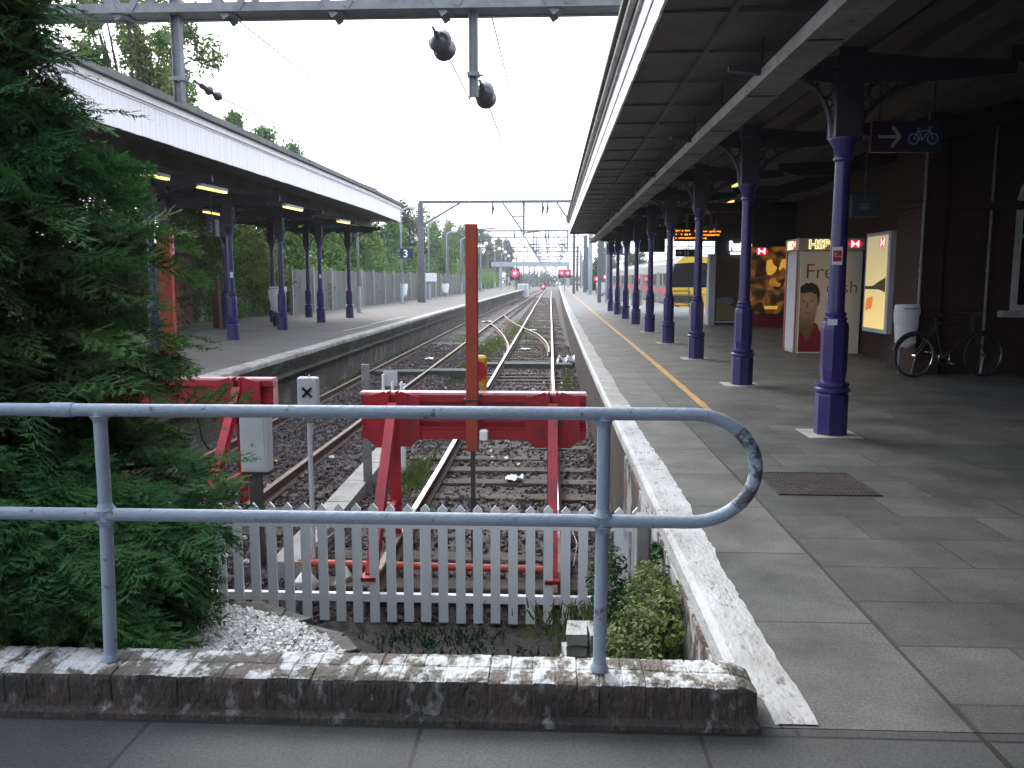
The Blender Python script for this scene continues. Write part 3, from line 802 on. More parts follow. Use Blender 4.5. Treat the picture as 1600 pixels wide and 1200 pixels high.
# conifer
CX, CY = -3.25, 4.4
t = thing('conifer_tree', 'large dark green cypress tree behind the handrail at the left', 'tree', (CX,CY,-.05))
rs = np.random.RandomState(12)
def crown_r(z): return float(np.interp(z, [-.45,-.15,.15,.4,.6,.85,1.05,1.3,1.92,2.4,2.85,3.5,4.3,5], [1.3,1.5,1.62,1.42,1.06,1.06,1.26,1.14,.96,.72,.48,.3,.2,.05]))
P, D, Sc, Pi, Di = [], [], [], [], []
nb = 760
for b in range(nb):
    z = -.28+ (rs.uniform()**1.15)*4.6
    phi = rs.uniform(-PI, PI)
    if b < 60: z = rs.uniform(-.1,.35); phi = rs.uniform(-2.6,-.6)
    if math.sin(phi) > .45 and rs.uniform() < .6: phi = -phi
    if abs(phi) > PI*.62 and phi < -1.9 and rs.uniform() < .4: phi += 1.2
    Rz = crown_r(z)*rs.uniform(.74,1.06) + (.12 if rs.uniform() < .12 else 0)
    rise = rs.uniform(-.05,.4)
    out = np.array([math.cos(phi), math.sin(phi), 0])
    for k in range(9):
        f = 1-.62*(k/9)**1.2
        p = np.array([CX,CY,z])+out*Rz*f*.86 + np.array([0,0,rise*Rz*f*.6-.10*f*f])
        p += rs.normal(size=3)*.065
        if p[1] < 2.86 and p[2] < 1.25: p[1] = 2.86+rs.uniform(0,.12)
        if p[1]<2.95 and p[2]>1.2: p[1] = 2.95
        d = out*1.0+np.array([0,0,rs.uniform(-.55,.5)])+rs.normal(size=3)*.38
        if k == 0: d = out+np.array([0,0,rs.uniform(-.35,.25)])
        d /= np.linalg.norm(d)
        P.append(p); D.append(d); Sc.append(rs.uniform(.2,.37)*(1 if k else 1.15))
    for k in range(2):
        f = rs.uniform(.25,.6); Pi.append(np.array([CX,CY,z])+out*Rz*f+rs.normal(size=3)*.06); d = out+np.array([0,0,rs.uniform(-.8,.1)]); Di.append(d/np.linalg.norm(d))
for b in range(1500):                                        # low skirt sweeping over the bed towards the wall
    x = rs.uniform(-3.6,-1.62); y = rs.uniform(2.92,3.75); z = rs.uniform(-.06,.85)*(1-.6*max(0,(x+2.5)/.9)); y += .2*max(z,0)
    P.append(np.array([x,y,z])); d = np.array([.55+rs.normal()*.4,-.75+rs.normal()*.4,rs.uniform(-.5,.25)]); D.append(d/np.linalg.norm(d)); Sc.append(rs.uniform(.2,.36))
prot = [frond_proto(s) for s in (1,2,3,4)]
P, D, Sc = np.array(P), np.array(D), np.array(Sc)
V, F = scatter(prot, P, D, Sc, rs, rs.normal(size=len(P))*.5)
k = V[:,1] < 2.79
V[k,1] = 2.79+(V[k,1]-2.79)*.05
npmesh('foliage', V, F, M['conifer'], t)
Pi, Di = np.array(Pi), np.array(Di)
V, F = scatter(prot, Pi, Di, np.full(len(Pi), .3), rs, rs.normal(size=len(Pi))*.8)
npmesh('dead_foliage', V, F, M['conifer_in'], t)
mb = MB(); mb.tube([(CX,CY,-.1),(CX+.03,CY,1.2),(CX,CY+.03,3),(CX,CY,5.0)], [.16,.13,.09,.02], 10)
for b in range(46):
    z = rs.uniform(-.05,4.2); phi = rs.uniform(-PI,PI); L = crown_r(z)*.78
    mb.tube([(CX,CY,z),(CX+cos(phi)*L*.5,CY+sin(phi)*L*.5,z+.18*L),(CX+cos(phi)*L,CY+sin(phi)*L,z+.22*L)], [.028,.018,.006], 5)
mb.build('trunk', M['bark'], t)
# shrub
def leafcloud(clumps, n, size, seed, jit=.35, up=.3, shell=.55):
    rs = np.random.RandomState(seed); vol = np.array([c[3]*c[4]*c[5] for c in clumps])**.67; vol /= vol.sum()
    idx = rs.choice(len(clumps), n, p=vol); C = np.array(clumps)[idx]
    d = rs.normal(size=(n,3)); d /= np.linalg.norm(d, axis=1)[:,None]
    rad = rs.uniform(shell, 1.0, n)**.8
    lump = 1+.22*np.sin(d[:,0]*5+C[:,0]*3)*np.sin(d[:,1]*4+C[:,1])+.16*np.sin(d[:,2]*7+C[:,2])
    P = C[:,:3]+d*C[:,3:6]*(rad*lump)[:,None]
    nr = d*.8+rs.normal(size=(n,3))*jit+np.array([0,0,up]); nr /= np.linalg.norm(nr, axis=1)[:,None]
    a = np.cross(nr, rs.normal(size=(n,3))); a /= np.linalg.norm(a, axis=1)[:,None]; b = np.cross(nr, a)
    s = size*rs.uniform(.6,1.3,(n,1)); 
    V = np.stack([P-a*s, P-b*s*.42+nr*s*.1, P+a*s, P+b*s*.42+nr*s*.1], 1).reshape(-1,3)
    return V, np.arange(n*4).reshape(-1,4)
t = thing('shrub', 'bushy light green shrub growing between the low wall and the platform edge', 'shrub', (.5,4.4,-1.24))
cl = [(.50,4.2,-.62,.20,.5,.48),(.38,4.05,-.62,.16,.35,.36),(.58,4.5,-.40,.14,.4,.34),(.62,4.15,-.30,.10,.25,.24),(.44,3.75,-.72,.18,.3,.38)]
V, F = leafcloud(cl, 15000, .0185, 31, .7, .5, .6); V[:,0] = np.minimum(V[:,0], .685); V[:,1] = np.maximum(V[:,1], 2.87); npmesh('foliage', V, F, M['shrub'], t)
V, F = leafcloud([(.36,4.9,-.45,.13,.25,.4),(.5,5.0,-.75,.2,.3,.4)], 4000, .02, 32, .7, .5, .5); npmesh('dark_foliage', V, F, M['shrub_dark'], t)
mb = MB()
for i in range(12):
    a = rnd.uniform(0,6.28); mb.tube([(.48,4.3,-1.25),(.48+cos(a)*.1,4.3+sin(a)*.3,-.7),(.5+cos(a)*.14,4.3+sin(a)*.42,-.35)], [.012,.008,.003], 5)
mb.build('stem', M['bark'], t)
t = thing('wall_plant', 'small green plant sprouting from the top of the whitewashed platform wall', 'plant', (.69,5.0,-.2))
V, F = leafcloud([(.655,4.95,-.17,.03,.07,.07),(.65,4.6,-.22,.03,.05,.05)], 160, .03, 33, .8, .5, .2); npmesh('foliage', V, F, M['shrub_dark'], t)
# drain grating
t = thing('drain_grating', 'dark iron drain grating set in the platform paving', 'grating', (1.94,6.03,0))
mb = MB(); mb.box(1.6,2.28,5.71,6.36,-.001,.003); mb.build('pit_shade', M['black'], t)  # flat black sheet standing in for the dark depth under the bars
mb = MB()
for i in range(24):
    x = 1.615+i*.0283; mb.box(x,x+.013,5.72,6.35,.003,.008)
for i in range(12):
    y = 5.73+i*.054; mb.box(1.61,2.27,y,y+.013,.0035,.0075)
mb.build('grid', M['dark_iron'], t)
mb = MB(); mb.box(1.585,1.6,5.695,6.375,.0,.009); mb.box(2.28,2.295,5.695,6.375,.0,.009); mb.box(1.6,2.28,5.695,5.71,.0,.009); mb.box(1.6,2.28,6.36,6.375,.0,.009); mb.build('frame', M['dark_iron'], t)
# ------------------------------------------------------------------ buffer stops
def buffer_stop(label, x0, x1, Y, xl, zb, zt, foot_dy):
    cx = (x0+x1)/2
    t = thing('buffer_stop', label, 'buffer stop', (cx, Y, -1.0))
    mb = MB()                                              # beam: two bullhead bars between flanges
    h = zt-zb
    mb.box(x0,x1,Y+.02,Y+.10,zb+.02,zt-.02)
    for z, hh, pr in ((zt-.045,.07,.055),(zb+h*.42,.035,.03),(zb+.05,.09,.05),(zb+h*.25,.02,.045)):
        mb.box(x0+.004,x1-.004,Y+.02-pr,Y+.0195,z-hh/2,z+hh/2)
    mb.build('beam', M['red'], t)
    mb = MB(); mb.box(x0-.002,x1+.002,Y-.037,Y+.11,zt-.018,zt+.004); mb.box(x1+.002,x1+.012,Y-.03,Y+.1,zb+.03,zt-.02)
    mb.build('beam_edge', M['red_edge'], t)
    for i, xx in enumerate(xl):
        mb = MB()                                          # gusset plates each side of the strut
        for s in (-1, 1):
            a, b = (xx+s*.028, xx+s*.25)
            mb.prism([(a,zb-.055),(a+(b-a)*.6,zb-.06),(b,zb+.02),(b,zt-.03),(a+s*.05,zt+.018),(a,zt-.03)], 'y', Y-.085, Y-.062)
            mb.box(min(a,a+s*.018),max(a,a+s*.018),Y-.10,Y+.02,zb-.05,zt+.02)
        o = mb.build('gusset_plate', M['red'], t); fix_normals(o)
        fx, fy = xx, Y-foot_dy
        mb = MB()
        A, B = Vector((xx,Y-.05,zt-.12)), Vector((fx,fy,-.93))
        mb.bar(A,B,.024,.10); d = (B-A).normalized(); u = Vector((1,0,0)).cross(d)
        for s in (-1,1): mb.bar(A+u*s*.05,B+u*s*.05,.085,.02)
        mb.build('strut', M['red'], t)
        mb = MB(); mb.box(xx-.05,xx+.05,Y+.0,Y+.02,-.93,zb+.1); mb.box(xx-.012,xx+.012,Y+.02,Y+.10,-.93,zb+.1)
        mb.build('leg', M['red'], t)
        mb = MB(); mb.box(xx-.06,xx+.06,fy-.12,fy+.1,-.93,-.90); mb.build('foot', M['red'], t)
    for xx in xl:
        mb = MB(); mb.bar((xx,Y-foot_dy*.55,-.62),(xx,Y+.02,-.62),.05,.07); mb.build('brace', M['red'], t)
    mb = MB()
    for xx in xl:
        for s in (-1,1):
            for z in (zb+.05,zb+h*.5,zt-.08):
                mb.tube([(xx+s*.14,Y-.086,z),(xx+s*.14,Y-.10,z)], .013, 6)
    mb.build('bolt', M['red'], t)
    return t
buffer_stop('red steel buffer stop behind the tall rust red post on the near track', -1.76,.335,7.62,(-1.45,.03),-.0,.44,1.12)
buffer_stop('red steel buffer stop half hidden by the conifer at the end of the left track', -5.06,-2.955,8.72,(-3.33,-4.72),.0,.43,1.12)
# tall post in front of the near buffer stop
t = thing('marker_post', 'tall square rust red post standing in front of the near buffer stop', 'post', (-.695,7.42,-1.1))
mb = MB(); mb.bbox(-.75,-.645,7.36,7.465,-.06,1.965,.006); mb.build('post', M['rust_red'], t)
mb = MB(); mb.box(-.715,-.675,7.395,7.435,-1.2,-.06); mb.build('stake', M['dark_iron'], t)
mb = MB(); mb.tube([(-.765,7.35,.41),(-.63,7.35,.41),(-.63,7.48,.41),(-.765,7.48,.41),(-.765,7.35,.41)], .009, 6); mb.tube([(-.73,7.47,.41),(-.6,7.62,.42),(-.58,7.66,.35)], .012, 6); mb.build('strap', M['dark_iron'], t)
mb = MB(); mb.bbox(-.63,-.555,7.34,7.43,.045,.135,.012); mb.build('junction_box', M['white'], t)
t = thing('stop_lamp', 'yellow lamp box with a red lens fixed behind the rust red post', 'lamp', (-.70,7.9,.44))
mb = MB(); mb.bbox(-.80,-.605,7.86,7.98,.47,.76,.02); mb.bar((-.70,7.9,.47),(-.70,7.72,.42),.04); mb.build('lamp_case', M['yellow'], t)
mb = MB(); mb.lathe([(.10,0),(.10,.015)], 24, (0,0,0)); mb.v = [(-.70+v[0], 7.858-v[2], .62+v[1]) for v in mb.v]; o = mb.build('lens', mat('lens', (.3,.02,.015), .3), t); fix_normals(o)
mb = MB(); mb.bbox(-.655,-.60,7.86,7.95,.30,.468,.01); mb.build('bracket', M['yellow'], t)
# cabinet on a leg
t = thing('equipment_cabinet', 'grey steel equipment cabinet on a dark stand beside the left buffer stop', 'cabinet', (-2.63,7.25,-1.1))
mb = MB(); mb.bbox(-2.755,-2.51,7.17,7.33,-.225,.305,.008); mb.build('cabinet_body', M['grey_paint'], t)
mb = MB(); mb.bbox(-2.74,-2.535,7.163,7.171,-.205,.285,.003); mb.build('door', M['grey_paint'], t)
mb = MB(); mb.tube([(-2.64,7.165,.02),(-2.64,7.155,.02)], .014, 10); mb.build('lock', M['grey_post'], t)
mb = MB(); mb.box(-2.70,-2.60,7.21,7.29,-1.2,-.225); mb.box(-2.755,-2.51,7.2,7.3,-.26,-.2255); mb.build('stand', M['dark_iron'], t)
# marker with a cross
t = thing('shunt_marker', 'slim white marker head with a black cross on a grey tapered post', 'railway marker', (-2.09,7.05,-1.1))
mb = MB(); mb.bbox(-2.178,-2.0,7.02,7.1,.40,.645,.012); mb.build('marker_head', M['grey_paint'], t)
mb = MB()
for s in (-1,1): mb.bar((-2.13,7.017,.515-s*.04),(-2.05,7.017,.515+s*.04),.022,.006, up=(0,1,0))
mb.build('cross_symbol', M['black'], t)
mb = MB(); mb.lathe([(.035,.245),(.068,.395),(.075,.40)], 4, (-2.089,7.06,0), 0, PI/4); mb.build('neck', M['grey_post'], t)
mb = MB(); mb.tube([(-2.089,7.06,-1.2),(-2.089,7.06,.25)], .021, 10); mb.build('post', M['grey_paint'], t, smooth=True, auto=40)
mb = MB(); mb.tube([(-2.07,7.03,.645),(-2.07,7.03,.67)], .006, 6); mb.build('stud', M['white'], t)
# grey post beyond the near buffer
t = thing('track_post', 'plain dark grey post standing between the two buffer stops', 'post', (-2.22,9.9,-1.1))
mb = MB(); mb.box(-2.27,-2.17,9.86,9.90,-1.25,.47); mb.box(-2.235,-2.205,9.90,9.95,-1.25,.45); mb.build('post', M['grey_post'], t)
# white rods with a plate
t = thing('lever_stand', 'white rods with a small white plate behind the near buffer stop', 'rods', (-2.1,11,-1.1))
mb = MB()
for x, z in ((-2.235,.22),(-2.11,.12),(-1.99,.12),(-1.96,.04)): mb.tube([(x,11,-1.15),(x,11,z)], .02, 8)
mb.box(-2.02,-1.93,10.99,11.01,.07,.095)
mb.build('rod', M['white'], t)
mb = MB(); mb.box(-2.24,-2.05,11.03,11.045,.06,.26); mb.build('plate', M['grey_paint'], t)
# concrete cable trough
t = thing('cable_trough', 'pale concrete cable trough with lids between the two tracks', 'cable trough', (-2.38,9,-1.1))
y = 6.95
while y < 11.4:
    mb = MB(); x = -2.33-.02*(y-8); L = .98
    mb.prism([(x-.135,y),(x+.135,y),(x+.115,y+L),(x-.155,y+L)], 'z', -1.2, -.975-.0*(y), 0)
    o = mb.build('lid', M['concrete'], t); fix_normals(o); y += 1.0
t = thing('cable_channel', 'dark green cable channel laid across the left track', 'cable trough', (-3.6,22,-1.05))
mb = MB(); mb.box(-5.05,-4.85,21.7,22.3,-1.1,-.9); mb.box(-4.67,-3.36,21.7,22.3,-1.1,-.93); mb.box(-3.18,-1.9,21.7,22.3,-1.1,-.90); mb.build('channel', M['dark_green'], t)
t = thing('cable_channel', 'dark timber boarding laid across the near track', 'boarding', (-.67,24,-1.05))
mb = MB(); mb.box(-1.33,-.02,24,24.6,-1.1,-.94); mb.box(-1.9,-1.52,24,24.6,-1.1,-.95); mb.box(.17,.6,24,24.6,-1.1,-.95); mb.build('board', M['dark_green'], t)
# orange pipe
t = thing('drain_pipe', 'orange plastic pipe lying behind the picket fence', 'pipe', (-1,6.98,-1.05))
mb = MB(); mb.tube([(-2.15,7.0,-1.0),(-1,6.96,-1.0),(.02,6.92,-1.0)], .033, 12); mb.build('pipe', M['pipe_orange'], t, smooth=True, auto=40)
mb = MB()
for x in (-2.16,.03): mb.tube([(x-.04,6.99 if x < 0 else 6.92,-1.0),(x+.04,6.99 if x < 0 else 6.92,-1.0)], .04, 12)
mb.build('pipe_collar', M['rust_red'], t, smooth=True, auto=40)
# rocks and litter
rr = random.Random(17)
def rock(name, label, cat, c, s, m, seed):
    V, F = stones(1, lambda rs, n: np.array([c], float), s*.8, s, seed)
    o = npmesh(name, V, F, m, loc=c)
    return tag(o, label, cat)
rock('rock', 'pale boulder lying by the left end of the orange pipe', 'rock', (-2.05,6.75,-1.08), .10, M['white_stone'], 3)
rock('rock', 'flat grey rock beside the foot of the left strut of the near buffer stop', 'rock', (-1.75,6.8,-1.1), .09, M['concrete'], 4)
def litter(label, c, s, m, seed, flat=.35):
    rs = np.random.RandomState(seed)
    g = 6; mb = MB()
    for i in range(g):
        for j in range(g):
            mb.v.append((c[0]+(i/(g-1)-.5)*s+rs.uniform(-.12,.12)*s, c[1]+(j/(g-1)-.5)*s+rs.uniform(-.12,.12)*s, c[2]+rs.uniform(0,flat)*s))
    for i in range(g-1):
        for j in range(g-1): mb.f.append((i*g+j,(i+1)*g+j,(i+1)*g+j+1,i*g+j+1)); mb.m.append(0)
    return tag(mb.build('litter', m, loc=c), label, 'litter', 'litter on the tracks')
litter('crumpled pale plastic bag caught beside the near rail by the platform wall', (.48,25.0,-1.05), .5, M['bag_white'], 1, .6)
litter('small crumpled white plastic scrap between the near rails behind the buffer beam', (-.45,10.4,-1.06), .2, M['bag_white'], 2)
litter('white paper scrap lying between the near rails far along the track', (-.95,42,-1.06), .5, M['white'], 3, .1)
litter('white paper scrap on the left track near the left platform wall', (-3.9,26.5,-1.06), .3, M['white'], 4, .2)
litter('white paper scrap between the left rails close to the crossover', (-3.8,50,-1.05), .5, M['white'], 5, .15)
litter('cream paper scrap on the boarding across the near track', (-.9,30.5,-1.05), .35, M['white_stone'], 6, .1)
litter('pale scrap of paper by the cable trough', (-2.0,8.6,-1.06), .12, M['white'], 7, .2)
litter('yellow scrap of paper beside the left buffer stop', (-3.9,11.2,-1.05), .2, M['yellow'], 8, .1)
# scattered small litter flecks in the ballast
V, F = stones(160, lambda rs, n: np.stack([rs.uniform(-5,.6,n), 7+rs.uniform(0,1,n)**1.5*40, np.full(n,-1.07)],1), .015, .04, 77)
tag(npmesh('litter_flecks', V, F, M['white_stone']), 'small pale flecks of litter scattered along both tracks', 'litter', kind='stuff')
# cables
t = thing('trackside_cable', 'black cable looping down the left platform wall near the left buffer stop', 'cable', (-4.9,11.5,-1.1))
mb = MB(); mb.tube([(-4.93,11.3,-.38),(-4.9,11.35,-.75),(-4.85,11.5,-.98),(-4.7,11.9,-1.06),(-4.4,12.5,-1.07)], .014, 6); mb.tube([(-4.93,12.1,-.4),(-4.9,12.15,-.7),(-4.82,12.4,-.95),(-4.4,12.9,-1.06)], .014, 6); mb.build('cable', M['black'], t)
t = thing('trackside_cable', 'black cable hanging in a tangle from the ledge of the left platform wall', 'cable', (-5,17,-1.1))
mb = MB(); mb.tube([(-5.12,17,-.45),(-5.05,17.1,-.7),(-4.98,17.5,-.95),(-4.8,18,-1.06)], .02, 6); mb.tube([(-5.12,16.6,-.5),(-5.1,16.9,-.62),(-5.1,17.2,-.55)], .02, 6); mb.build('cable', M['black'], t)
t = thing('trackside_cable', 'thin pale wire lying on the ballast to the right of the near buffer stop', 'cable', (.35,8,-1.1))
mb = MB(); mb.tube([(.22,7.2,-1.06),(.27,7.7,-1.02),(.24,8.2,-1.05),(.32,8.7,-1.0),(.36,8.9,-1.05)], .006, 5); mb.build('cable', M['concrete'], t)
t = thing('trackside_cable', 'thin pale wire rising from the ballast beside the cross marker', 'cable', (-2.2,7.6,-1.1))
mb = MB(); mb.tube([(-2.25,7.1,-1.02),(-2.15,7.5,-.98),(-2.0,8.0,-.92),(-2.0,8.2,-1.0)], .007, 5); mb.build('cable', M['concrete'], t)
# ------------------------------------------------------------------ canopy columns
ORD = ['nearest','second','third','fourth','fifth','sixth','seventh','eighth','ninth','tenth','eleventh']
def bracket_mb(s, reach, zt, zb, r0=.10):
    mb = MB()
    x0 = s*r0
    arc = []
    for k in range(13):
        a = PI/2*k/12
        arc.append((s*(r0+(reach-r0)*(1-math.cos(a))), 0, zb+(zt-zb)*math.sin(a)))
    mb.tube(arc, .022, 6)
    mb.bar((x0,0,zt+.02),(s*reach,0,zt+.02),.04,.05)
    # rings filling the spandrel
    def inside(x, z, m):
        u = (abs(x)-r0)/(reach-r0)
        if u <= 0 or u >= 1: return False
        za = zb+(zt-zb)*math.sqrt(max(0,1-(1-u)**2))
        return z-m*.9 > za and z+m < zt+.03 and abs(x)-m*.9 > r0
    rr = random.Random(5); got = []
    for R0 in (.088,.062,.05,.04,.032,.024):
        for tries in range(1500):
            x, z = s*rr.uniform(r0, reach), rr.uniform(zb, zt)
            if not inside(x, z, R0): continue
            if all((x-a)**2+(z-b)**2 > (R0+c)**2*.96 for a, b, c in got):
                got.append((x, z, R0))
                if R0 > .08: break
    for x, z, q in got: mb.ring((x,0,z), q-.006, .011, 'y', 12, 4)
    return mb
def make_column(label, loc, group, arm_l=1.08, arm_r=1.5, htop=3.56):
    t = thing('canopy_column', label, 'column', loc, group)
    L = Vector(loc)
    def B(mb, name, m, smooth=False):
        mb.v = [(v[0]+L.x, v[1]+L.y, v[2]+L.z) for v in mb.v]
        return mb.build(name, m, t, smooth=smooth, auto=35)
    mb = MB(); mb.lathe([(.152,0),(.152,.38),(.146,.40)], 8, a0=PI/8); B(mb,'base',M['purple'])
    mb = MB(); mb.lathe([(.135,.40),(.165,.42),(.165,.445),(.14,.465),(.155,.48),(.155,.50),(.118,.52)], 16); B(mb,'base_moulding',M['purple'],True)
    mb = MB(); mb.lathe([(.112,.52),(.124,.62),(.126,1.02),(.118,1.07),(.098,1.09)], 8, a0=PI/8); B(mb,'pedestal',M['purple'])
    mb = MB(); mb.lathe([(.09,1.09),(.108,1.105),(.108,1.12),(.088,1.135),(.098,1.15),(.098,1.165),(.08,1.18)], 16); B(mb,'collar',M['purple'],True)
    mb = MB(); mb.lathe([(.078,1.18),(.072,2.0),(.068,2.58)], 20); B(mb,'shaft',M['purple'],True)
    mb = MB(); mb.lathe([(.068,2.56),(.09,2.58),(.09,2.6),(.078,2.62),(.095,2.70),(.13,2.75),(.13,2.78)], 16); B(mb,'capital',M['purple'],True)
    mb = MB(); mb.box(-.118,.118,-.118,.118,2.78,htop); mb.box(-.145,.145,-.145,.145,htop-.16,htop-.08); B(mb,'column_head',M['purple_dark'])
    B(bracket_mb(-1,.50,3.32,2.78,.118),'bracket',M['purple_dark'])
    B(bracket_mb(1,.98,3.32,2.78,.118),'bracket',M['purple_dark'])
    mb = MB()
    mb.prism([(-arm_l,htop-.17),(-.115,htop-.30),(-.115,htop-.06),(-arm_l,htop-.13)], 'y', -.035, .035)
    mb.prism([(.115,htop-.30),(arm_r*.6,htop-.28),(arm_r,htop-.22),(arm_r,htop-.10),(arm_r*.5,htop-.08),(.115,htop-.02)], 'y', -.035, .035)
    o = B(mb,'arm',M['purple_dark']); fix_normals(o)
    return t
gr = 'purple columns of the right canopy'
colY = [8.06,11.87,15.8,19.7,23.9,28.1,32.1,36.1,40.1]
colX = [2.71,2.72,2.75,2.77,2.83,2.86,2.88,2.88,2.88]
col0 = None
STK = {0:(1.70,.125,'red'),3:(1.75,.10,'red')}
for i, (x, y) in enumerate(zip(colX, colY)):
    lab = 'purple cast iron column, %s from the camera under the right canopy' % ORD[i] if i else 'purple cast iron column nearest the camera under the right canopy, with a red notice'
    if col0 is None: col0 = make_column(lab, (x,y,0), gr); parts0 = children(col0)
    else: c = dup(col0, (x,y,0), lab, parts=parts0); WL[c] = Vector((x,y,0))
def sticker(col, x, y, z, w, h, m, name='sticker'):
    mb = MB(); mb.obox((x,y,z), w, .004, h); return mb.build(name, m, col)
M['sticker_red'] = mat('sticker_red', (.42,.02,.03), .4)
sticker(col0, 2.672,7.978,1.70,.095,.165,M['sign_white']); sticker(col0, 2.672,7.975,1.70,.08,.10,M['sticker_red'])
t_ = text('sticker_text', 'No\nSmoking', .022, M['sign_white'], (2.640,7.971,1.712), col0, .0005)
sticker(col0, 2.64,7.93,1.085,.09,.055,M['sign_white'])
# foot slabs below the columns
for i, (x, y) in enumerate(zip(colX[:5], colY[:5])):
    if i == 0: mb = MB()
    mb.bbox(x-.26,x+.24,y-.24,y+.24,-.01,.006+.0005*i,.003)
struct(mb.build('paving_slab', M['concrete']))
# ------------------------------------------------------------------ right canopy
YA, YB = -1.5, 42.0
t = thing('platform_canopy', 'long right platform canopy with a white boarded fascia over the yellow line', 'canopy', (3.5,20,3.7))
mb = MB(); y = YA; rr = random.Random(6)
while y < YB:
    d = rr.uniform(-.002,.002); z = 3.70+rr.uniform(-.004,.004)
    mb.box(.90+d,.925+d,y+.002,min(y+.118,YB),z,4.32); y += .12
mb.build('fascia', M['fascia'], t)
mb = MB(); mb.box(.86,.898,YA,YB,4.19,4.33); mb.box(.885,.897,YA,YB,3.93,3.95); mb.tube([(.83,YA,4.30),(.83,YB,4.30)], .05, 10); mb.build('gutter', M['gutter'], t)
mb = MB(); mb.prism([(.74,4.36),(.74,4.42),(3.5,4.75),(6.9,4.6),(6.9,4.54),(3.5,4.69)], 'y', YA, YB); mb.box(6.9,14,-6,30,4.5,4.56); mb.box(-12,.74,-5,1.1,3.62,3.70); mb.box(.74,6.9,-6,YA,4.5,4.56)  # includes an unseen roof over the viewpoint, sized to dim the foreground
o = mb.build('roof', M['roof_felt'], t); fix_normals(o)
mb = MB(); mb.prism([(.925,3.80),(2.60,3.87),(2.60,3.91),(.925,3.84)], 'y', YA, YB); o = mb.build('soffit', M['soffit'], t); fix_normals(o)
mb = MB()
y = YA
while y < YB: mb.box(.93,2.59,y-.03,y+.03,3.785,3.81); y += 1.31
mb.box(1.55,1.60,YA,YB,3.775,3.825)
mb.build('batten', M['soffit'], t)
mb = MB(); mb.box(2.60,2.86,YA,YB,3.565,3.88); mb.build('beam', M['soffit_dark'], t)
mb = MB(); mb.box(1.93,2.23,YA,YB,3.29,3.345); mb.box(1.92,1.935,YA,YB,3.285,3.40); mb.box(2.225,2.24,YA,YB,3.285,3.40); mb.build('cable_tray', M['beam'], t)
y = YA+.4
while y < YB:
    mb = MB(); mb.tube([(2.08,y,3.345),(2.08,y,3.86)], .008, 6); mb.box(1.95,2.21,y-.02,y+.02,3.28,3.2895); mb.build('hanger', M['dark_iron'], t); y += 1.95
mb = MB(); mb.prism([(2.565,3.88),(4.4,4.08),(6.9,3.98),(6.9,4.03),(4.4,4.13),(2.565,3.93)], 'y', YA, YB); mb.box(6.9,14,-6,30,4.0,4.06); mb.box(-12,.74,-5,1.1,3.5,3.56); mb.box(.74,6.9,-6,YA,3.9,3.95)  # with the underside of the unseen light-blocking roof over the viewpoint
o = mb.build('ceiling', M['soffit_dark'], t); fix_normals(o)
for x, z in ((3.3,3.96),(3.95,4.03),(4.7,4.06),(5.5,4.03),(6.3,4.0)):
    mb = MB(); mb.box(x-.04,x+.04,YA,YB,z-.14,z); mb.build('purlin', M['soffit_dark'], t)
for y in colY:
    mb = MB()
    mb.prism([(4.15,3.46),(4.5,3.36),(5.2,3.36),(6.0,3.52),(6.5,3.75),(6.5,3.98),(5.9,3.80),(5.2,3.62),(4.15,3.58)], 'y', y-.04, y+.04); o = mb.build('rib', M['purple_dark'], t); fix_normals(o)
mb = MB(); mb.box(.9,6.9,YB,YB+.03,3.72,4.34); mb.build('end_board', M['soffit'], t)
mb = MB(); mb.box(6.9,6.93,28.5,YB,3.6,4.6); mb.build('rear_fascia', M['soffit_dark'], t)
M['tube_lit'] = mat('tube_lit', (.9,.8,.5), .4, emit=(1,.66,.16), estr=.42)
def strip_light(label, c, L, dx, group, z):
    t = thing('strip_light', label, 'light', c, group); x, y, _ = c
    mb = MB(); mb.bar((x-dx,y-L/2,z+.05),(x+dx,y+L/2,z+.05),.13,.06); mb.build('housing', M['grey_paint'], t)
    mb = MB(); mb.bar((x-dx,y-L/2,z),(x+dx,y+L/2,z),.085,.04); mb.build('diffuser', M['tube_lit'], t)
for i, (x, y, lab) in enumerate(((4.75,21.8,'faint lit strip light under the right canopy above the cash kiosk'),(5.6,27.0,'lit strip light under the right canopy before the coffee shop sign'))):
    strip_light(lab, (x,y,3.88), 1.2, 0, 'strip lights under the right canopy', 3.88)
# ------------------------------------------------------------------ left canopy and its columns
lg = 'purple columns of the left canopy'
fr = [(-7.93,16.4),(-7.93,20.5),(-7.98,24.55),(-8.02,28.9),(-7.9,32.6)]
bk = [(-9.9,21.3),(-9.9,25.2),(-9.8,29.2),(-9.68,33.1)]
lab_f = ['behind the conifer branches','nearest clear of the conifer','second clear of the conifer','third clear of the conifer','farthest at the canopy end']
colL = None
for i, (x, y) in enumerate(fr):
    lab = 'dark purple column in the front row of the left canopy, %s' % lab_f[i]
    if colL is None: colL = make_column(lab, (x,y,-.012), lg, 1.2, 1.3, 3.62); partsL = children(colL); cl_ = [colL]
    else: c = dup(colL, (x,y,-.012), lab, parts=partsL); WL[c] = Vector((x,y,-.012)); cl_.append(c)
for i, (x, y) in enumerate(bk):
    lab = 'dark purple column in the back row of the left canopy, %s' % ['by the red hut','half hidden behind a front column','with a rubbish bag beside it','farthest along'][i]
    c = dup(colL, (x,y,-.012), lab, parts=partsL); WL[c] = Vector((x,y,-.012))
sticker(cl_[1], -7.88,20.42,1.60,.075,.14,M['sign_white'])
sticker(cl_[3], -7.99,28.82,1.60,.075,.14,M['sign_white'])
t = thing('platform_canopy', 'left platform canopy with a white boarded fascia and slate grey roof edge', 'canopy', (-8,22,3.6))
YC, YD = 3.0, 34.6
mb = MB(); y = YC
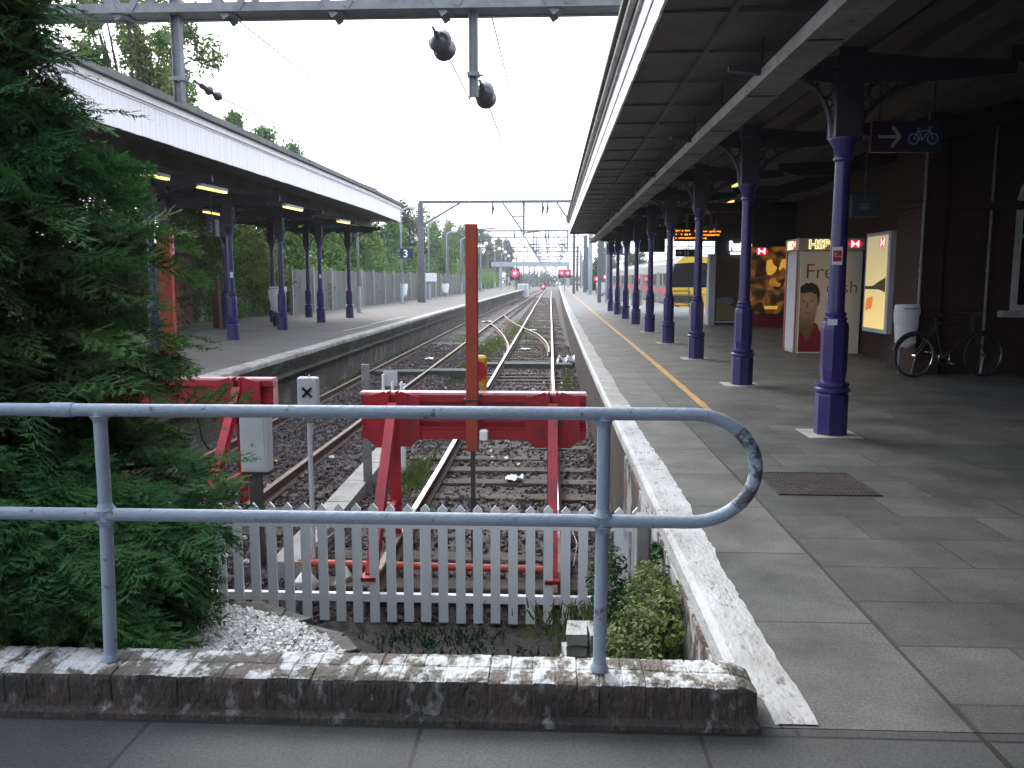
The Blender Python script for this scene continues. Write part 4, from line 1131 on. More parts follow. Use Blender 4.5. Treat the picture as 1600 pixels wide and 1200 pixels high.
def lz(y): return 3.60+.24*min(1,max(0,(y-9)/20))
while y < YD:
    d = rr.uniform(-.002,.002); z = lz(y)+rr.uniform(-.004,.004)
    mb.box(-6.22+d,-6.195+d,y+.002,y+.118,z,z+.52); y += .12
mb.build('fascia', M['fascia'], t)
mb = MB()
yy = YC
while yy < YD:
    y2 = min(yy+2, YD); z, z2 = lz(yy), lz(y2)
    mb.bar((-6.17,yy,z+.57),(-6.17,y2,z2+.57),.05,.10)
    mb.bar((-6.185,yy,z+.50),(-6.185,y2,z2+.50),.02,.02)
    yy = y2
mb.build('gutter', M['fascia'], t)
mb = MB(); yy = YC
while yy < YD:
    y2 = min(yy+2, YD); z, z2 = lz(yy), lz(y2)
    mb.bar((-6.14,yy,z+.685),(-6.14,y2,z2+.685),.16,.11)
    v = [(-6.2,yy,z+.7),(-6.2,y2,z2+.7),(-9,y2,z2+.95),(-9,yy,z+.95),(-12,yy,z+.7),(-12,y2,z2+.7)]
    mb.add(v, [(0,1,2,3),(3,2,5,4)])
    yy = y2
mb.build('roof', M['roof_felt'], t)
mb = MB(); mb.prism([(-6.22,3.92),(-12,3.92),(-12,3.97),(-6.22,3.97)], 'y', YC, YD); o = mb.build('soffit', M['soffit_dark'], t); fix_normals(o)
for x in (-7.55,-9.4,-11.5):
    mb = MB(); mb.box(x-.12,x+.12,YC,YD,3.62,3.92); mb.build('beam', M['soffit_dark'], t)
mb = MB(); mb.box(-12,-6.2,YD,YD+.03,3.84,4.42); mb.build('end_board', M['fascia'], t)
lgp = 'strip lights under the left canopy'
for (a, b, lab) in (((-8.27,16.87),(-8.14,17.74),'lit strip light under the left canopy beside the conifer tip'),((-8.12,19.22),(-7.98,20.51),'longest lit strip light under the left canopy, clear of the conifer'),((-10.9,26.2),(-10.85,27.5),'lit strip light at the back of the left canopy'),((-7.8,24.49),(-7.7,25.86),'lit strip light under the middle of the left canopy'),((-7.8,30.7),(-7.65,31.76),'lit strip light nearest the far end of the left canopy')):
    q = .887; strip_light(lab, ((a[0]+b[0])/2*q,(a[1]+b[1])/2*q,3.4), (b[1]-a[1])*q, (b[0]-a[0])/2*q, lgp, 3.36)
t = thing('platform_sign', 'narrow hanging sign with a pale figure below the left canopy', 'sign', (-7.72,19,2.5))
mb = MB(); mb.box(-7.83,-7.73,18.9,19.4,2.48,2.86); mb.tube([(-7.78,19.1,2.86),(-7.78,19.1,3.62)], .012, 6); mb.build('sign_box', M['black'], t)
mb = MB(); mb.box(-7.728,-7.62,18.895,18.9,2.48,2.86); mb.build('sign_face', M['purple_dark'], t)
text('sign_text', '3', .34, M['grey_post'], (-7.77,18.888,2.55), t, .002, sx=.55)
# red totem and hut at the back of the left platform
t = thing('red_totem', 'orange red upright panel with a pink sign beside a purple column', 'sign', (-7.0,15,0))
mb = MB(); mb.bbox(-7.14,-6.89,14.95,15.01,-.02,2.40,.01); mb.build('panel', mat('totem_red', (.27,.03,.012), .8, col2=(.2,.028,.014), nscale=4), t)
mb = MB(); mb.box(-6.889,-6.868,14.94,15.02,.02,2.41); mb.build('panel_edge', mat('totem_edge', (.3,.045,.025), .8), t)
mb = MB(); mb.bbox(-6.867,-6.82,14.9,15.0,1.93,2.30,.012); mb.build('side_sign', mat('totem_sign', (.5,.10,.11), .4), t)
t = thing('platform_hut', 'dark red timber hut with a low dark roof behind the totem', 'hut', (-12.0,26,0))
mb = MB(); mb.box(-12.6,-11.75,24.6,27,-.02,2.3); mb.build('wall', mat('hut_red', (.13,.025,.022), .7, col2=(.09,.02,.018), nscale=3), t)
mb = MB(); mb.prism([(-12.8,2.3),(-11.3,2.3),(-11.45,2.45),(-12.7,2.55)], 'y', 24.3, 27.3); o = mb.build('roof', M['roof_felt'], t); fix_normals(o)
mb = MB(); mb.box(-11.749,-11.74,25.2,26.0,.0,2.0); mb.build('door', M['rust_red'], t)
t = thing('timber_post', 'reddish brown timber post at the back of the left platform', 'post', (-10.3,23.6,0))
mb = MB(); mb.bbox(-10.45,-10.25,25.4,25.6,-.02,1.5,.01); mb.build('post', mat('post_brown', (.08,.03,.02), .8), t)
# ------------------------------------------------------------------ station building on the right
t = thing('station_building', 'dark red brick station building with a tall arched window on the right', 'building', (9,14,0))
mb = MB()
YF = 13.45
mb.box(6.0,7.22,YF,YF+.35,0,4.0); mb.box(7.22,8.55,YF,YF+.35,0,1.0); mb.box(8.55,14,YF,YF+.35,0,4.0)
arch = [(7.22,2.75)]+[(7.885-.665*math.cos(a),2.75+.5*math.sin(a)) for a in np.linspace(0,PI,15)][1:-1]+[(8.55,2.75),(8.55,4.0),(7.22,4.0)]
mb.prism(arch, 'y', YF, YF+.35)
mb.box(6.25,6.6,YF+.35,18.2,0,4.0); mb.box(6.6,8.3,17.9,18.2,0,4.0); mb.box(8.0,8.3,18.2,28,0,4.0)
mb.box(13.9,14.2,-6,YF,0,4.0); mb.box(.9,14.2,-6.3,-6,0,4.0); mb.box(6.4,14,28.4,28.7,0,4.0); mb.box(13.7,14,YF+.35,28.4,0,4)  # includes unseen side and rear walls, rear one extended to block light
o = mb.build('wall', M['brick'], t); fix_normals(o)
mb = MB(); mb.bbox(5.72,6.08,13.30,14.25,0,2.6,.01); mb.bbox(5.66,6.1,13.26,14.3,2.6,2.72,.02); mb.bbox(5.74,6.08,13.32,14.2,2.72,4.0,.01); mb.bbox(5.69,6.09,13.27,14.28,0,.35,.02)
mb.build('pier', M['brick'], t)
wf = mat('window_paint', (.5,.5,.48), .5, col2=(.38,.37,.35), nscale=4)
mb = MB()
mb.box(7.2,7.30,YF-.02,YF+.1,1.08,2.76); mb.box(8.47,8.57,YF-.02,YF+.1,1.08,2.76); mb.box(7.2,8.57,YF-.02,YF+.1,1.0,1.085)
mb.tube([(7.885-.64*math.cos(a),YF+.04,2.75+.48*math.sin(a)) for a in np.linspace(0,PI,15)], .055, 6)
mb.box(7.30,8.47,YF+.02,YF+.08,2.13,2.18); mb.box(7.86,7.91,YF+.02,YF+.08,1.085,3.2)
o = mb.build('window', wf, t)
mb = MB(); mb.box(7.25,8.52,YF+.06,YF+.07,1.05,2.75); o2 = mb.build('pane', M['glass_dark'], o, loc=WL[o])
mb = MB(); mb.bbox(7.02,8.75,YF-.16,YF+.05,.90,1.0,.01); mb.build('sill', M['concrete'], t)
for x, y, z0 in ((5.70,13.22,1.05),(6.80,13.40,.0)):
    mb = MB(); mb.tube([(x,y,z0),(x,y,4.0)], .022, 8)
    for z in (1.6,2.6): mb.tube([(x,y,z),(x,y,z+.05)], .03, 8)
    mb.build('downpipe', M['grey_post'], t, smooth=True, auto=40)
mb = MB(); mb.box(6.1,14,YF-.10,YF-.002,2.55,2.68); mb.build('string_course', M['brick'], t)
# ------------------------------------------------------------------ cash kiosk
cream = mat('kiosk_cream', (.66,.61,.48), .45, col2=(.64,.6,.48), nscale=2)
tan = mat('kiosk_tan', (.4,.36,.27), .5)
lit_y = mat('letter_lit', (.9,.8,.4), .4, emit=(1,.80,.36), estr=.32)
lit_w = mat('letter_white', (.9,.9,.9), .4, emit=(1,.86,.86), estr=.34)
lit_r = mat('logo_red', (.7,.02,.05), .4, emit=(.95,.01,.06), estr=.17)
dark_brown = mat('letter_brown', (.08,.045,.025), .5)
t = thing('cash_kiosk', 'cream cash machine kiosk with glowing sign letters and a printed portrait', 'cash machine', (5.6,17.4,0))
K0, K1, KY = 4.98, 6.22, 17.06
mb = MB(); mb.bbox(K0-.02,K1,KY+.02,KY+.85,0,2.06,.01); mb.build('kiosk_body', tan, t)
mb = MB(); mb.bbox(K0+.02,K1-.01,KY-.012,KY+.02,.0,2.04,.004); mb.build('front_panel', cream, t)
mb = MB(); mb.bbox(K0-.05,K1+.02,KY-.03,KY+.87,2.065,2.30,.012); mb.build('sign_band', tan, t)
mb = MB(); mb.box(K0-.028,K0-.02,KY+.12,KY+.75,.06,1.98); mb.build('side_door', M['grey_paint'], t)
mb = MB(); mb.box(K0-.04,K0-.021,KY+.76,KY+.85,.0,2.05); mb.box(K0-.04,K0-.021,KY+.03,KY+.10,.0,2.05); mb.build('side_frame', mat('kiosk_red', (.3,.03,.04), .4), t)
text('letters_glow', 'HSBC', .245, lit_y, (5.13,KY-.034,2.095), t, .002, off=.010)
text('letters', 'HSBC', .245, dark_brown, (5.13,KY-.040,2.095), t, .001, off=-.004)
text('letters_glow', 'HSBC', .22, lit_y, (K0-.056,KY+.70,2.10), t, .002, off=.010, rot=(PI/2,0,-PI/2), sx=.7)
def hexlogo(cx, y, cz, s, parent, plane='y'):
    def put(poly, m, name, d):
        mb = MB()
        if plane == 'y': mb.prism([(cx+a*s,cz+b*s) for a,b in poly],'y',y-d-.001,y-d)
        else: mb.prism([(cx-a*s,cz+b*s) for a,b in poly],'x',y-d-.001,y-d)
        o = mb.build(name, m, parent); fix_normals(o)
    put([(-2,0),(-1,-1),(1,-1),(2,0),(1,1),(-1,1)], lit_r, 'logo', .002)
    put([(-1,-1),(0,0),(-1,1)], lit_w, 'logo_triangle', .005)
    put([(1,-1),(1,1),(0,0)], lit_w, 'logo_triangle', .005)
hexlogo(6.04, KY-.034, 2.185, .075, t)
hexlogo(KY+.2, K0-.056, 2.185, .06, t, 'x')
red_t = mat('print_red', (.22,.03,.03), .5)
text('slogan', 'Free', .43, red_t, (5.09,KY-.0155,1.50), t, .0005, off=-.004)
text('slogan', 'cash', .365, dark_brown, (5.51,KY-.0155,1.215), t, .0005, off=-.004)
mb = MB()
for z, a, b in ((1.03,5.52,5.92),(.97,5.52,5.86),(.90,5.52,5.95)): mb.box(a,b,KY-.0145,KY-.0125,z,z+.018)
mb.build('small_print', tan, t)
def flat(pts, m, name, y, parent):
    mb = MB(); mb.prism(pts, 'y', y-.0006, y); o = mb.build(name, m, parent); fix_normals(o); return o
def printskin():
    m = mat('print_skin', (.4,.25,.14), .5); tt = m.node_tree; b = tt.nodes['Principled BSDF']
    tc = N(tt,'ShaderNodeTexCoord'); mp = N(tt,'ShaderNodeMapping'); mp.inputs['Location'].default_value = (.42*2.6,.0,-1.02*2.0); mp.inputs['Scale'].default_value = (2.6,0,2.0); tt.links.new(tc.outputs['Object'], mp.inputs[0])
    g = N(tt,'ShaderNodeTexGradient'); g.gradient_type = 'SPHERICAL'; tt.links.new(mp.outputs[0], g.inputs[0])
    n = N(tt,'ShaderNodeTexNoise'); n.inputs['Scale'].default_value = 9; n.inputs['Detail'].default_value = 5; tt.links.new(tc.outputs['Object'], n.inputs['Vector'])
    a = N(tt,'ShaderNodeMath'); a.operation = 'MULTIPLY_ADD'; a.inputs[1].default_value = .35; tt.links.new(n.outputs[0], a.inputs[0]); tt.links.new(g.outputs[0], a.inputs[2])
    cr = N(tt,'ShaderNodeValToRGB'); e = cr.color_ramp.elements; e[0].position = .2; e[0].color = (.20,.105,.055,1); e[1].position = .95; e[1].color = (.50,.31,.17,1); tt.links.new(a.outputs[0], cr.inputs[0]); tt.links.new(cr.outputs[0], b.inputs['Base Color'])
    return m
skin = printskin()
skin2 = mat('print_skin_dark', (.26,.145,.08), .5)
hair = mat('print_hair', (.03,.022,.018), .5)
shirt = mat('print_shirt', (.26,.012,.02), .5, col2=(.2,.01,.016), nscale=6)
px0 = K0+.03
def el(cx, cz, rx, rz, n=28, a0=0, a1=2*PI): return [(max(px0,cx+rx*math.cos(a)), cz+rz*math.sin(a)) for a in np.linspace(a0,a1,n,endpoint=False)]
flat([(px0,.03),(5.46,.03),(5.45,.42),(5.38,.58),(5.30,.64),(px0,.5)], shirt, 'portrait', KY-.0126, t)
flat([(px0,.46),(5.12,.34),(5.17,.22),(5.30,.50),(5.34,.86),(px0,.86)], skin, 'portrait', KY-.0134, t)
flat([(px0,1.0)]+[(px0,1.34),(5.08,1.38),(5.12,1.42),(5.17,1.40),(5.22,1.43),(5.28,1.40),(5.34,1.37),(5.38,1.30),(5.405,1.2),(5.40,1.05),(5.37,.95),(5.33,1.0)], hair, 'portrait', KY-.0142, t)
flat([(px0,.80),(5.06,.72),(5.13,.66),(5.20,.655),(5.28,.71),(5.34,.82),(5.365,.97),(5.36,1.10),(5.33,1.19),(5.22,1.235),(5.10,1.21),(px0,1.22)], skin, 'portrait', KY-.015, t)
for cx, cz, rx, rz in ((5.09,1.07,.04,.012),(5.25,1.075,.045,.012),(5.15,.915,.03,.012),(5.17,.815,.075,.017)): flat(el(cx,cz,rx,rz), skin2, 'portrait', KY-.0158, t)
for cx in (5.09,5.245): flat(el(cx,1.035,.022,.011), hair, 'portrait', KY-.0164, t)
flat([(5.145,1.04),(5.175,1.04),(5.19,.93),(5.165,.915),(5.14,.93)], skin2, 'portrait', KY-.0158, t)
# ------------------------------------------------------------------ backlit poster box on the side wall
t = thing('lit_poster_box', 'tall backlit yellow poster box on the wall beside the cash kiosk', 'poster', (6.2,16,.5))
mb = MB(); mb.bbox(6.12,6.25,15.50,16.66,.49,2.36,.012); mb.build('case', M['grey_paint'], t)
def litgrad():
    m = bpy.data.materials.new('poster_lit'); m.use_nodes = True; tt = m.node_tree; b = tt.nodes['Principled BSDF']
    tc = N(tt,'ShaderNodeTexCoord'); sp = N(tt,'ShaderNodeSeparateXYZ'); tt.links.new(tc.outputs['Object'], sp.inputs[0])
    r = N(tt,'ShaderNodeMapRange'); r.inputs[1].default_value = 0; r.inputs[2].default_value = 1.8; tt.links.new(sp.outputs[2], r.inputs[0])
    cr = N(tt,'ShaderNodeValToRGB'); cr.color_ramp.elements[0].color = (.95,.68,.2,1); cr.color_ramp.elements[1].color = (.42,.36,.22,1); tt.links.new(r.outputs[0], cr.inputs[0])
    n = N(tt,'ShaderNodeTexWave'); n.inputs['Scale'].default_value = 2.2; n.bands_direction = 'Y'; tt.links.new(tc.outputs['Object'], n.inputs['Vector'])
    r2 = N(tt,'ShaderNodeMapRange'); r2.inputs[3].default_value = .75; r2.inputs[4].default_value = 1; tt.links.new(n.outputs['Fac'], r2.inputs[0])
    mm = N(tt,'ShaderNodeMixRGB'); mm.blend_type = 'MULTIPLY'; mm.inputs[0].default_value = 1; tt.links.new(cr.outputs[0], mm.inputs[1]); tt.links.new(r2.outputs[0], mm.inputs[2])
    tt.links.new(mm.outputs[0], b.inputs['Emission Color']); b.inputs['Emission Strength'].default_value = .2; b.inputs['Base Color'].default_value = (.3,.27,.2,1)
    return m
mb = MB(); mb.box(6.112,6.119,15.59,16.58,.57,2.29); mb.build('poster', litgrad(), t)
mb = MB(); mb.prism([(16.58,1.36),(16.2,1.36),(15.85,1.46),(15.60,1.52),(15.60,1.25),(15.9,1.3),(16.58,1.30)], 'x', 6.108, 6.1115); o = mb.build('printed_figure', mat('poster_green', (.1,.1,.05), .6), t); fix_normals(o)
mb = MB(); mb.prism([(16.52,.88),(16.2,.95),(16.15,1.17),(16.46,1.12)], 'x', 6.108, 6.1115); o = mb.build('orange_patch', mat('poster_orange', (.7,.2,.06), .5, emit=(.9,.22,.05), estr=.12), t); fix_normals(o)
hexlogo(15.82, 6.1115, 2.16, .08, t, 'x')
# ------------------------------------------------------------------ coffee kiosk wall with adverts
t = thing('coffee_kiosk', 'coffee kiosk front with white glowing sign letters and dark advert panels', 'shop', (7.2,28,0))
mb = MB(); mb.box(5.45,9.0,28.0,28.3,0,3.9); mb.build('wall', M['purple_dark'], t)
mb = MB(); mb.bbox(5.22,5.44,27.9,28.3,0,2.32,.01); mb.build('corner_post', M['grey_paint'], t)
mb = MB(); mb.box(5.46,6.85,27.97,27.999,.12,2.28); mb.build('advert', mat('advert_dark', (.055,.045,.03), .4, col2=(.1,.05,.03), nscale=2.5, lo=.4, hi=.6, col3=(.05,.07,.03), n3=5, lo3=.5, hi3=.6), t)
flat([(5.5,.14),(6.7,.14),(6.5,.42),(6.0,.62),(5.5,.72)], mat('advert_olive', (.2,.17,.06), .5), 'advert_print', 27.967, t)
flat([(5.5,.74),(5.95,.64),(6.1,.80),(5.95,.92),(5.5,.86)], mat('advert_grey', (.16,.17,.19), .5), 'advert_print', 27.965, t)
mb = MB(); mb.box(5.46,6.95,27.95,27.969,.06,.115); mb.build('advert_frame', M['grey_paint'], t)
text('sign_letters', "Puccino's", .40, mat('sign_white_lit', (.9,.9,.9), .4, emit=(1,.97,1), estr=.75), (5.86,27.93,2.45), t, .03, off=.014, sx=.48)
mb = MB(); mb.box(5.90,6.60,27.90,27.96,2.31,2.38); mb.build('sign_strip', mat('sign_strip_lit', (.9,.9,.9), .4, emit=(1,.97,1), estr=.7), t)
t = thing('lit_advert', 'orange backlit advert of seated figures beside the coffee kiosk', 'poster', (7.4,26.6,0))
def advmat():
    m = bpy.data.materials.new('advert_lit'); m.use_nodes = True; tt = m.node_tree; b = tt.nodes['Principled BSDF']
    tc = N(tt,'ShaderNodeTexCoord'); n = N(tt,'ShaderNodeTexNoise'); n.inputs['Scale'].default_value = 3; n.inputs['Detail'].default_value = 5; tt.links.new(tc.outputs['Object'], n.inputs['Vector'])
    cr = N(tt,'ShaderNodeValToRGB'); e = cr.color_ramp.elements; e[0].position = .46; e[0].color = (.012,.008,.004,1); e[1].position = .72; e[1].color = (.42,.14,.015,1); tt.links.new(n.outputs[0], cr.inputs[0])
    tt.links.new(cr.outputs[0], b.inputs['Emission Color']); b.inputs['Emission Strength'].default_value = .15; b.inputs['Base Color'].default_value = (.04,.025,.015,1)
    return m
AY = 26.6
mb = MB(); mb.box(6.15,7.6,AY,AY+.12,.42,2.5); mb.build('panel', advmat(), t)
ylw = mat('advert_yellow', (.6,.36,.08), .5, emit=(.85,.45,.06), estr=.12)
ylw2 = mat('advert_orange', (.45,.2,.05), .5, emit=(.6,.24,.03), estr=.09)
def advx(px): return (px-860)*AY/1300*1.0
def advz(py): return 1.48+(437-py)*AY/1300
for pts, m in (([(1190,408),(1197,406),(1200,414),(1206,418),(1204,424),(1198,430),(1192,430),(1189,422)], ylw),
               ([(1213,406),(1224,405),(1229,410),(1229,424),(1222,426),(1215,418),(1210,424),(1208,420)], ylw),
               ([(1196,436),(1203,434),(1206,440),(1213,443),(1210,448),(1197,446),(1194,442)], ylw2),
               ([(1219,435),(1228,428),(1229,452),(1222,452),(1217,444)], ylw2),
               ([(1219,398),(1223,396),(1226,400),(1224,405),(1220,405)], ylw2),
               ([(1188,477),(1209,477),(1208,482),(1189,482)], ylw)):
    flat([(advx(a),advz(b)) for a,b in pts], m, 'printed_figure', AY-.004, t)
hexlogo(advx(1181.5), AY-.004, advz(394), .11, t)
mb = MB(); mb.box(6.1,7.65,AY-.3,AY+.3,0,.36); mb.build('red_plinth', mat('plinth_red', (.2,.012,.018), .5), t)
# ------------------------------------------------------------------ hanging signs
t = thing('bicycle_sign', 'purple hanging sign with a white arrow and bicycle symbol', 'sign', (4.05,10,3.0))
mb = MB(); mb.bbox(3.66,4.03,9.98,10.04,2.93,3.28,.004); mb.build('arrow_panel', M['purple_sign'], t)
mb = MB(); mb.bbox(4.03,4.45,9.98,10.04,2.93,3.28,.004); mb.build('bicycle_panel', M['blue_sign'], t)
for x in (3.75,4.36):
    mb = MB(); mb.tube([(x,10.01,3.28),(x,10.01,4.0)], .010, 6); mb.build('hanger', M['black'], t)
mb = MB(); y = 9.977
mb.box(3.74,3.98,y-.002,y,3.085,3.12); mb.bar((3.985,y-.003,3.10),(3.89,y-.003,3.215),.036,.002,up=(0,1,0)); mb.bar((3.985,y-.003,3.105),(3.89,y-.003,2.99),.036,.002,up=(0,1,0))
mb.build('arrow', M['sign_dim'], t)
mb = MB(); z0 = 3.075; a, b = 4.135, 4.345
for c in (a, b): mb.ring((c,y-.003,z0), .058, .006, 'y', 20, 4)
mb2 = [((a,z0),(4.18,z0+.095)),((a,z0),(4.235,z0-.005)),((4.235,z0-.005),(4.18,z0+.1)),((4.18,z0+.085),(4.31,z0+.095)),((4.235,z0-.005),(4.31,z0+.09)),((b,z0),(4.30,z0+.13)),((4.17,z0+.115),(4.20,z0+.115)),((4.30,z0+.13),(4.335,z0+.125))]
for p, q in mb2: mb.tube([(p[0],y-.004,p[1]),(q[0],y-.004,q[1])], .0055, 5)
mb.build('bicycle_symbol', M['sign_dim'], t)
t = thing('platform_sign', 'dim grey blue hanging sign over the lit poster box', 'sign', (5.2,14.5,2.6))
mb = MB(); mb.bbox(5.05,5.5,14.5,14.56,2.53,2.90,.004); mb.tube([(5.27,14.53,2.9),(5.27,14.53,4.0)], .012, 6); mb.build('sign_panel', mat('dim_blue', (.05,.07,.09), .5), t)
mb = MB(); mb.box(5.18,5.36,14.496,14.499,2.66,2.70); mb.box(5.2,5.34,14.496,14.499,2.72,2.75); mb.build('sign_print', mat('dim_print', (.16,.19,.2), .5), t)
def ledboard(label, x0, x1, Y, z0, z1, fill, seed):
    t = thing('departure_board', label, 'departure board', ((x0+x1)/2,Y,z0), 'departure boards')
    mb = MB(); mb.bbox(x0,x1,Y,Y+.12,z0,z1,.01); mb.build('board_case', M['black'], t)
    mb = MB(); mb.tube([((x0+x1)/2,Y+.06,z1),((x0+x1)/2,Y+.06,4.0)], .04, 8); mb.build('hanger', M['steel_far'], t)
    mb = MB(); rr = random.Random(seed); h = (z1-z0)
    for row in range(3):
        x = x0+.04; z = z0+h*(.74-.29*row)
        while x < x0+(x1-x0)*fill[row]:
            wv = rr.uniform(.012,.05)
            if rr.random() < .8: mb.box(x,x+wv,Y-.004,Y-.001,z+rr.uniform(0,.02),z+h*.15)
            x += wv+.012
    mb.build('led_text', mat('led', (.5,.15,.02), .5, emit=(1,.25,.01), estr=.5), t)
ledboard('black departure board with three glowing orange rows between the fourth and second columns', 3.63,4.38,25,2.60,2.97,(.97,.6,.97),3)
ledboard('short black departure board with orange rows right of the second column gap', 4.50,5.05,25.4,2.62,2.96,(.95,.95,.2),5)
t = thing('toilet_sign', 'purple hanging sign with an arrow and two white figures above the yellow train', 'sign', (4.4,27.5,2.1))
mb = MB(); mb.box(4.05,4.85,27.5,27.55,2.22,2.46); mb.build('sign_panel', M['purple_sign'], t)
mb = MB(); mb.tube([(4.45,27.52,2.46),(4.45,27.52,4.0)], .012, 6); mb.build('hanger', M['black'], t)
mb = MB(); y = 27.497; pw = M['sign_white']
mb.box(4.1,4.22,y-.002,y,2.33,2.35); mb.bar((4.235,y,2.34),(4.18,y,2.40),.022,.002,up=(0,1,0)); mb.bar((4.235,y,2.34),(4.18,y,2.28),.022,.002,up=(0,1,0)); mb.build('arrow', pw, t)
mb = MB()
for x in (4.36,4.45): mb.box(x-.015,x+.015,y-.002,y,2.27,2.38); mb.sphere((x,y,2.405),.014,8,6)
mb.build('figure_symbol', pw, t)
t = thing('hanging_screen', 'dark hanging screen box under the right canopy beyond the fourth column', 'screen', (3.7,33,2.4))
mb = MB(); mb.bbox(3.45,4.45,33,33.3,2.55,3.05,.02); mb.tube([(3.9,33.15,3.05),(3.9,33.15,3.9)], .04, 8); mb.build('case', M['black'], t)
mb = MB(); mb.box(3.55,4.35,32.99,32.998,2.62,2.98); mb.build('display', mat('screen_dim', (.02,.03,.02), .3), t)
# ------------------------------------------------------------------ bicycle
def bicycle(loc, rot):
    t = thing('bicycle', 'black bicycle parked in front of the dark brick pier', 'bicycle', loc)
    Rm = Matrix.Rotation(rot, 3, 'Z'); L = Vector(loc)
    def B(mb, name, m, par=t, smooth=True):
        mb.v = [tuple(Rm @ Vector(v) + L) for v in mb.v]
        return mb.build(name, m, par, smooth=smooth, auto=40, loc=L if par is not t else None)
    tyre = mat('tyre', (.015,.015,.016), .7); chrome = mat('chrome', (.55,.55,.55), .25, 1); fr_ = mat('bike_frame', (.02,.022,.035), .35)
    for cx in (-.56,.58):
        mb = MB(); mb.ring((cx,0,.335), .318, .018, 'y', 36, 6); wl = B(mb,'wheel',tyre)
        mb = MB(); mb.ring((cx,0,.335), .298, .009, 'y', 36, 5)
        for i in range(18):
            a = 2*PI*i/18; mb.tube([(cx,.02*(-1)**i,.335),(cx+.295*cos(a),0,.335+.295*sin(a))], .0014, 3)
        mb.tube([(cx,-.04,.335),(cx,.04,.335)], .02, 8); B(mb,'rim',chrome,wl)
    bb=(-.11,0,.30); seat=(-.24,0,.82); head=(.36,0,.83); headb=(.39,0,.70)
    mb = MB()
    for p,q,r in ((bb,seat,.016),(seat,head,.015),(bb,headb,.017),(head,headb,.019),((-.56,.05,.335),bb,.010),((-.56,-.05,.335),bb,.010),((-.56,.05,.335),(-.23,.02,.78),.009),((-.56,-.05,.335),(-.23,-.02,.78),.009),(headb,(.58,.05,.335),.012),(headb,(.58,-.05,.335),.012)): mb.tube([p,q], r, 8)
    B(mb,'frame',fr_)
    mb = MB(); mb.tube([seat,(-.265,0,.92)], .012, 8); mb.sphere((-.28,0,.945), 1, 12, 6, 0, (.135,.075,.03)); B(mb,'saddle',M['black'])
    mb = MB(); mb.tube([head,(.345,0,.95)], .012, 8); mb.tube([(.25,-.28,.97),(.34,-.2,.98),(.37,0,.96),(.34,.2,.98),(.25,.28,.97)], .012, 8); B(mb,'handlebar',M['black'])
    mb = MB(); mb.ring((bb[0],-.05,bb[2]), .09, .006, 'y', 24, 4); mb.bar((-.11,-.07,.30),(.03,-.07,.22),.015,.02); mb.bar((-.11,.06,.30),(-.25,.06,.38),.015,.02); mb.box(-.02,.08,-.15,-.07,.21,.23); mb.box(-.30,-.2,.07,.15,.37,.39); B(mb,'pedals',chrome)
    for cx in (-.56,.58):
        mb = MB(); a0, a1 = (.5,2.9) if cx < 0 else (.3,2.4)
        mb.tube([(cx+.355*cos(a),0,.335+.355*sin(a)) for a in np.linspace(a0,a1,14)], .02, 5); B(mb,'mudguard',M['black'])
    return t
bicycle((6.08,12.95,0), R(10))
def bag_holder(label, c, w, h, m, base=True, cat='litter bag'):
    x, y, z = c
    t = thing('rubbish_bag_stand', label, cat, (x,y,z), 'rubbish bag stands')
    mb = MB(); mb.ring((x,y,z+.42+h), w/2, .012, 'z', 16, 6); mb.tube([(x,y+w/2+.03,z),(x,y+w/2+.03,z+.45+h)], .018, 6); mb.build('stand', M['grey_post'], t)
    mb = MB(); n = 14; rr = random.Random(int(abs(x*100+y*10)))
    for i in range(9):
        f = i/8; rad = w/2*(1.1-.15*f+.07*math.sin(f*7))*(1 if i < 8 else .3)
        for k in range(n):
            a = 2*PI*k/n; q = rad*(1+rr.uniform(-.09,.09))
            mb.v.append((x+q*cos(a), y+q*sin(a)*.85, z+.44+h-h*f*(1+rr.uniform(-.03,.03)) + (.04 if i == 0 else 0)))
    for i in range(8):
        for k in range(n):
            l=(k+1)%n; mb.f.append((i*n+k,i*n+l,(i+1)*n+l,(i+1)*n+k)); mb.m.append(0)
    mb.build('bag', m, t, smooth=True)
    if base:
        mb = MB(); mb.lathe([(w*.38,0),(w*.36,.03),(w*.36,.34)], 14, (x,y,z)); mb.build('tub', M['black'], t)
bag_holder('pale rubbish bag hung on a stand by the brick pier behind the bicycle', (5.50,13.15,0), .33, .62, M['bag'], False)
bag_holder('translucent rubbish bag stand between two left canopy columns', (-8.75,26.5,0), .5, .78, M['bag'])
bag_holder('white rubbish bag tied to the lamp post with the number three sign', (-9.15,52,0), .42, .75, M['bag_white'], False)
bag_holder('white rubbish bag tied to the lamp post next beyond the number three sign', (-8.05,64,0), .5, .7, M['bag_white'], False)
bag_holder('clear rubbish bag stand with a dark tub beneath, beside the seventh right canopy column', (3.33,32.6,0), .5, .62, M['bag'])
bag_holder('clear rubbish bag stand behind the eighth right canopy column', (3.03,37.4,0), .46, .7, M['bag'])
bag_holder('white rubbish bag stand on the open right platform beyond the canopy', (3.75,62,0), .6, .8, M['bag_white'], False)
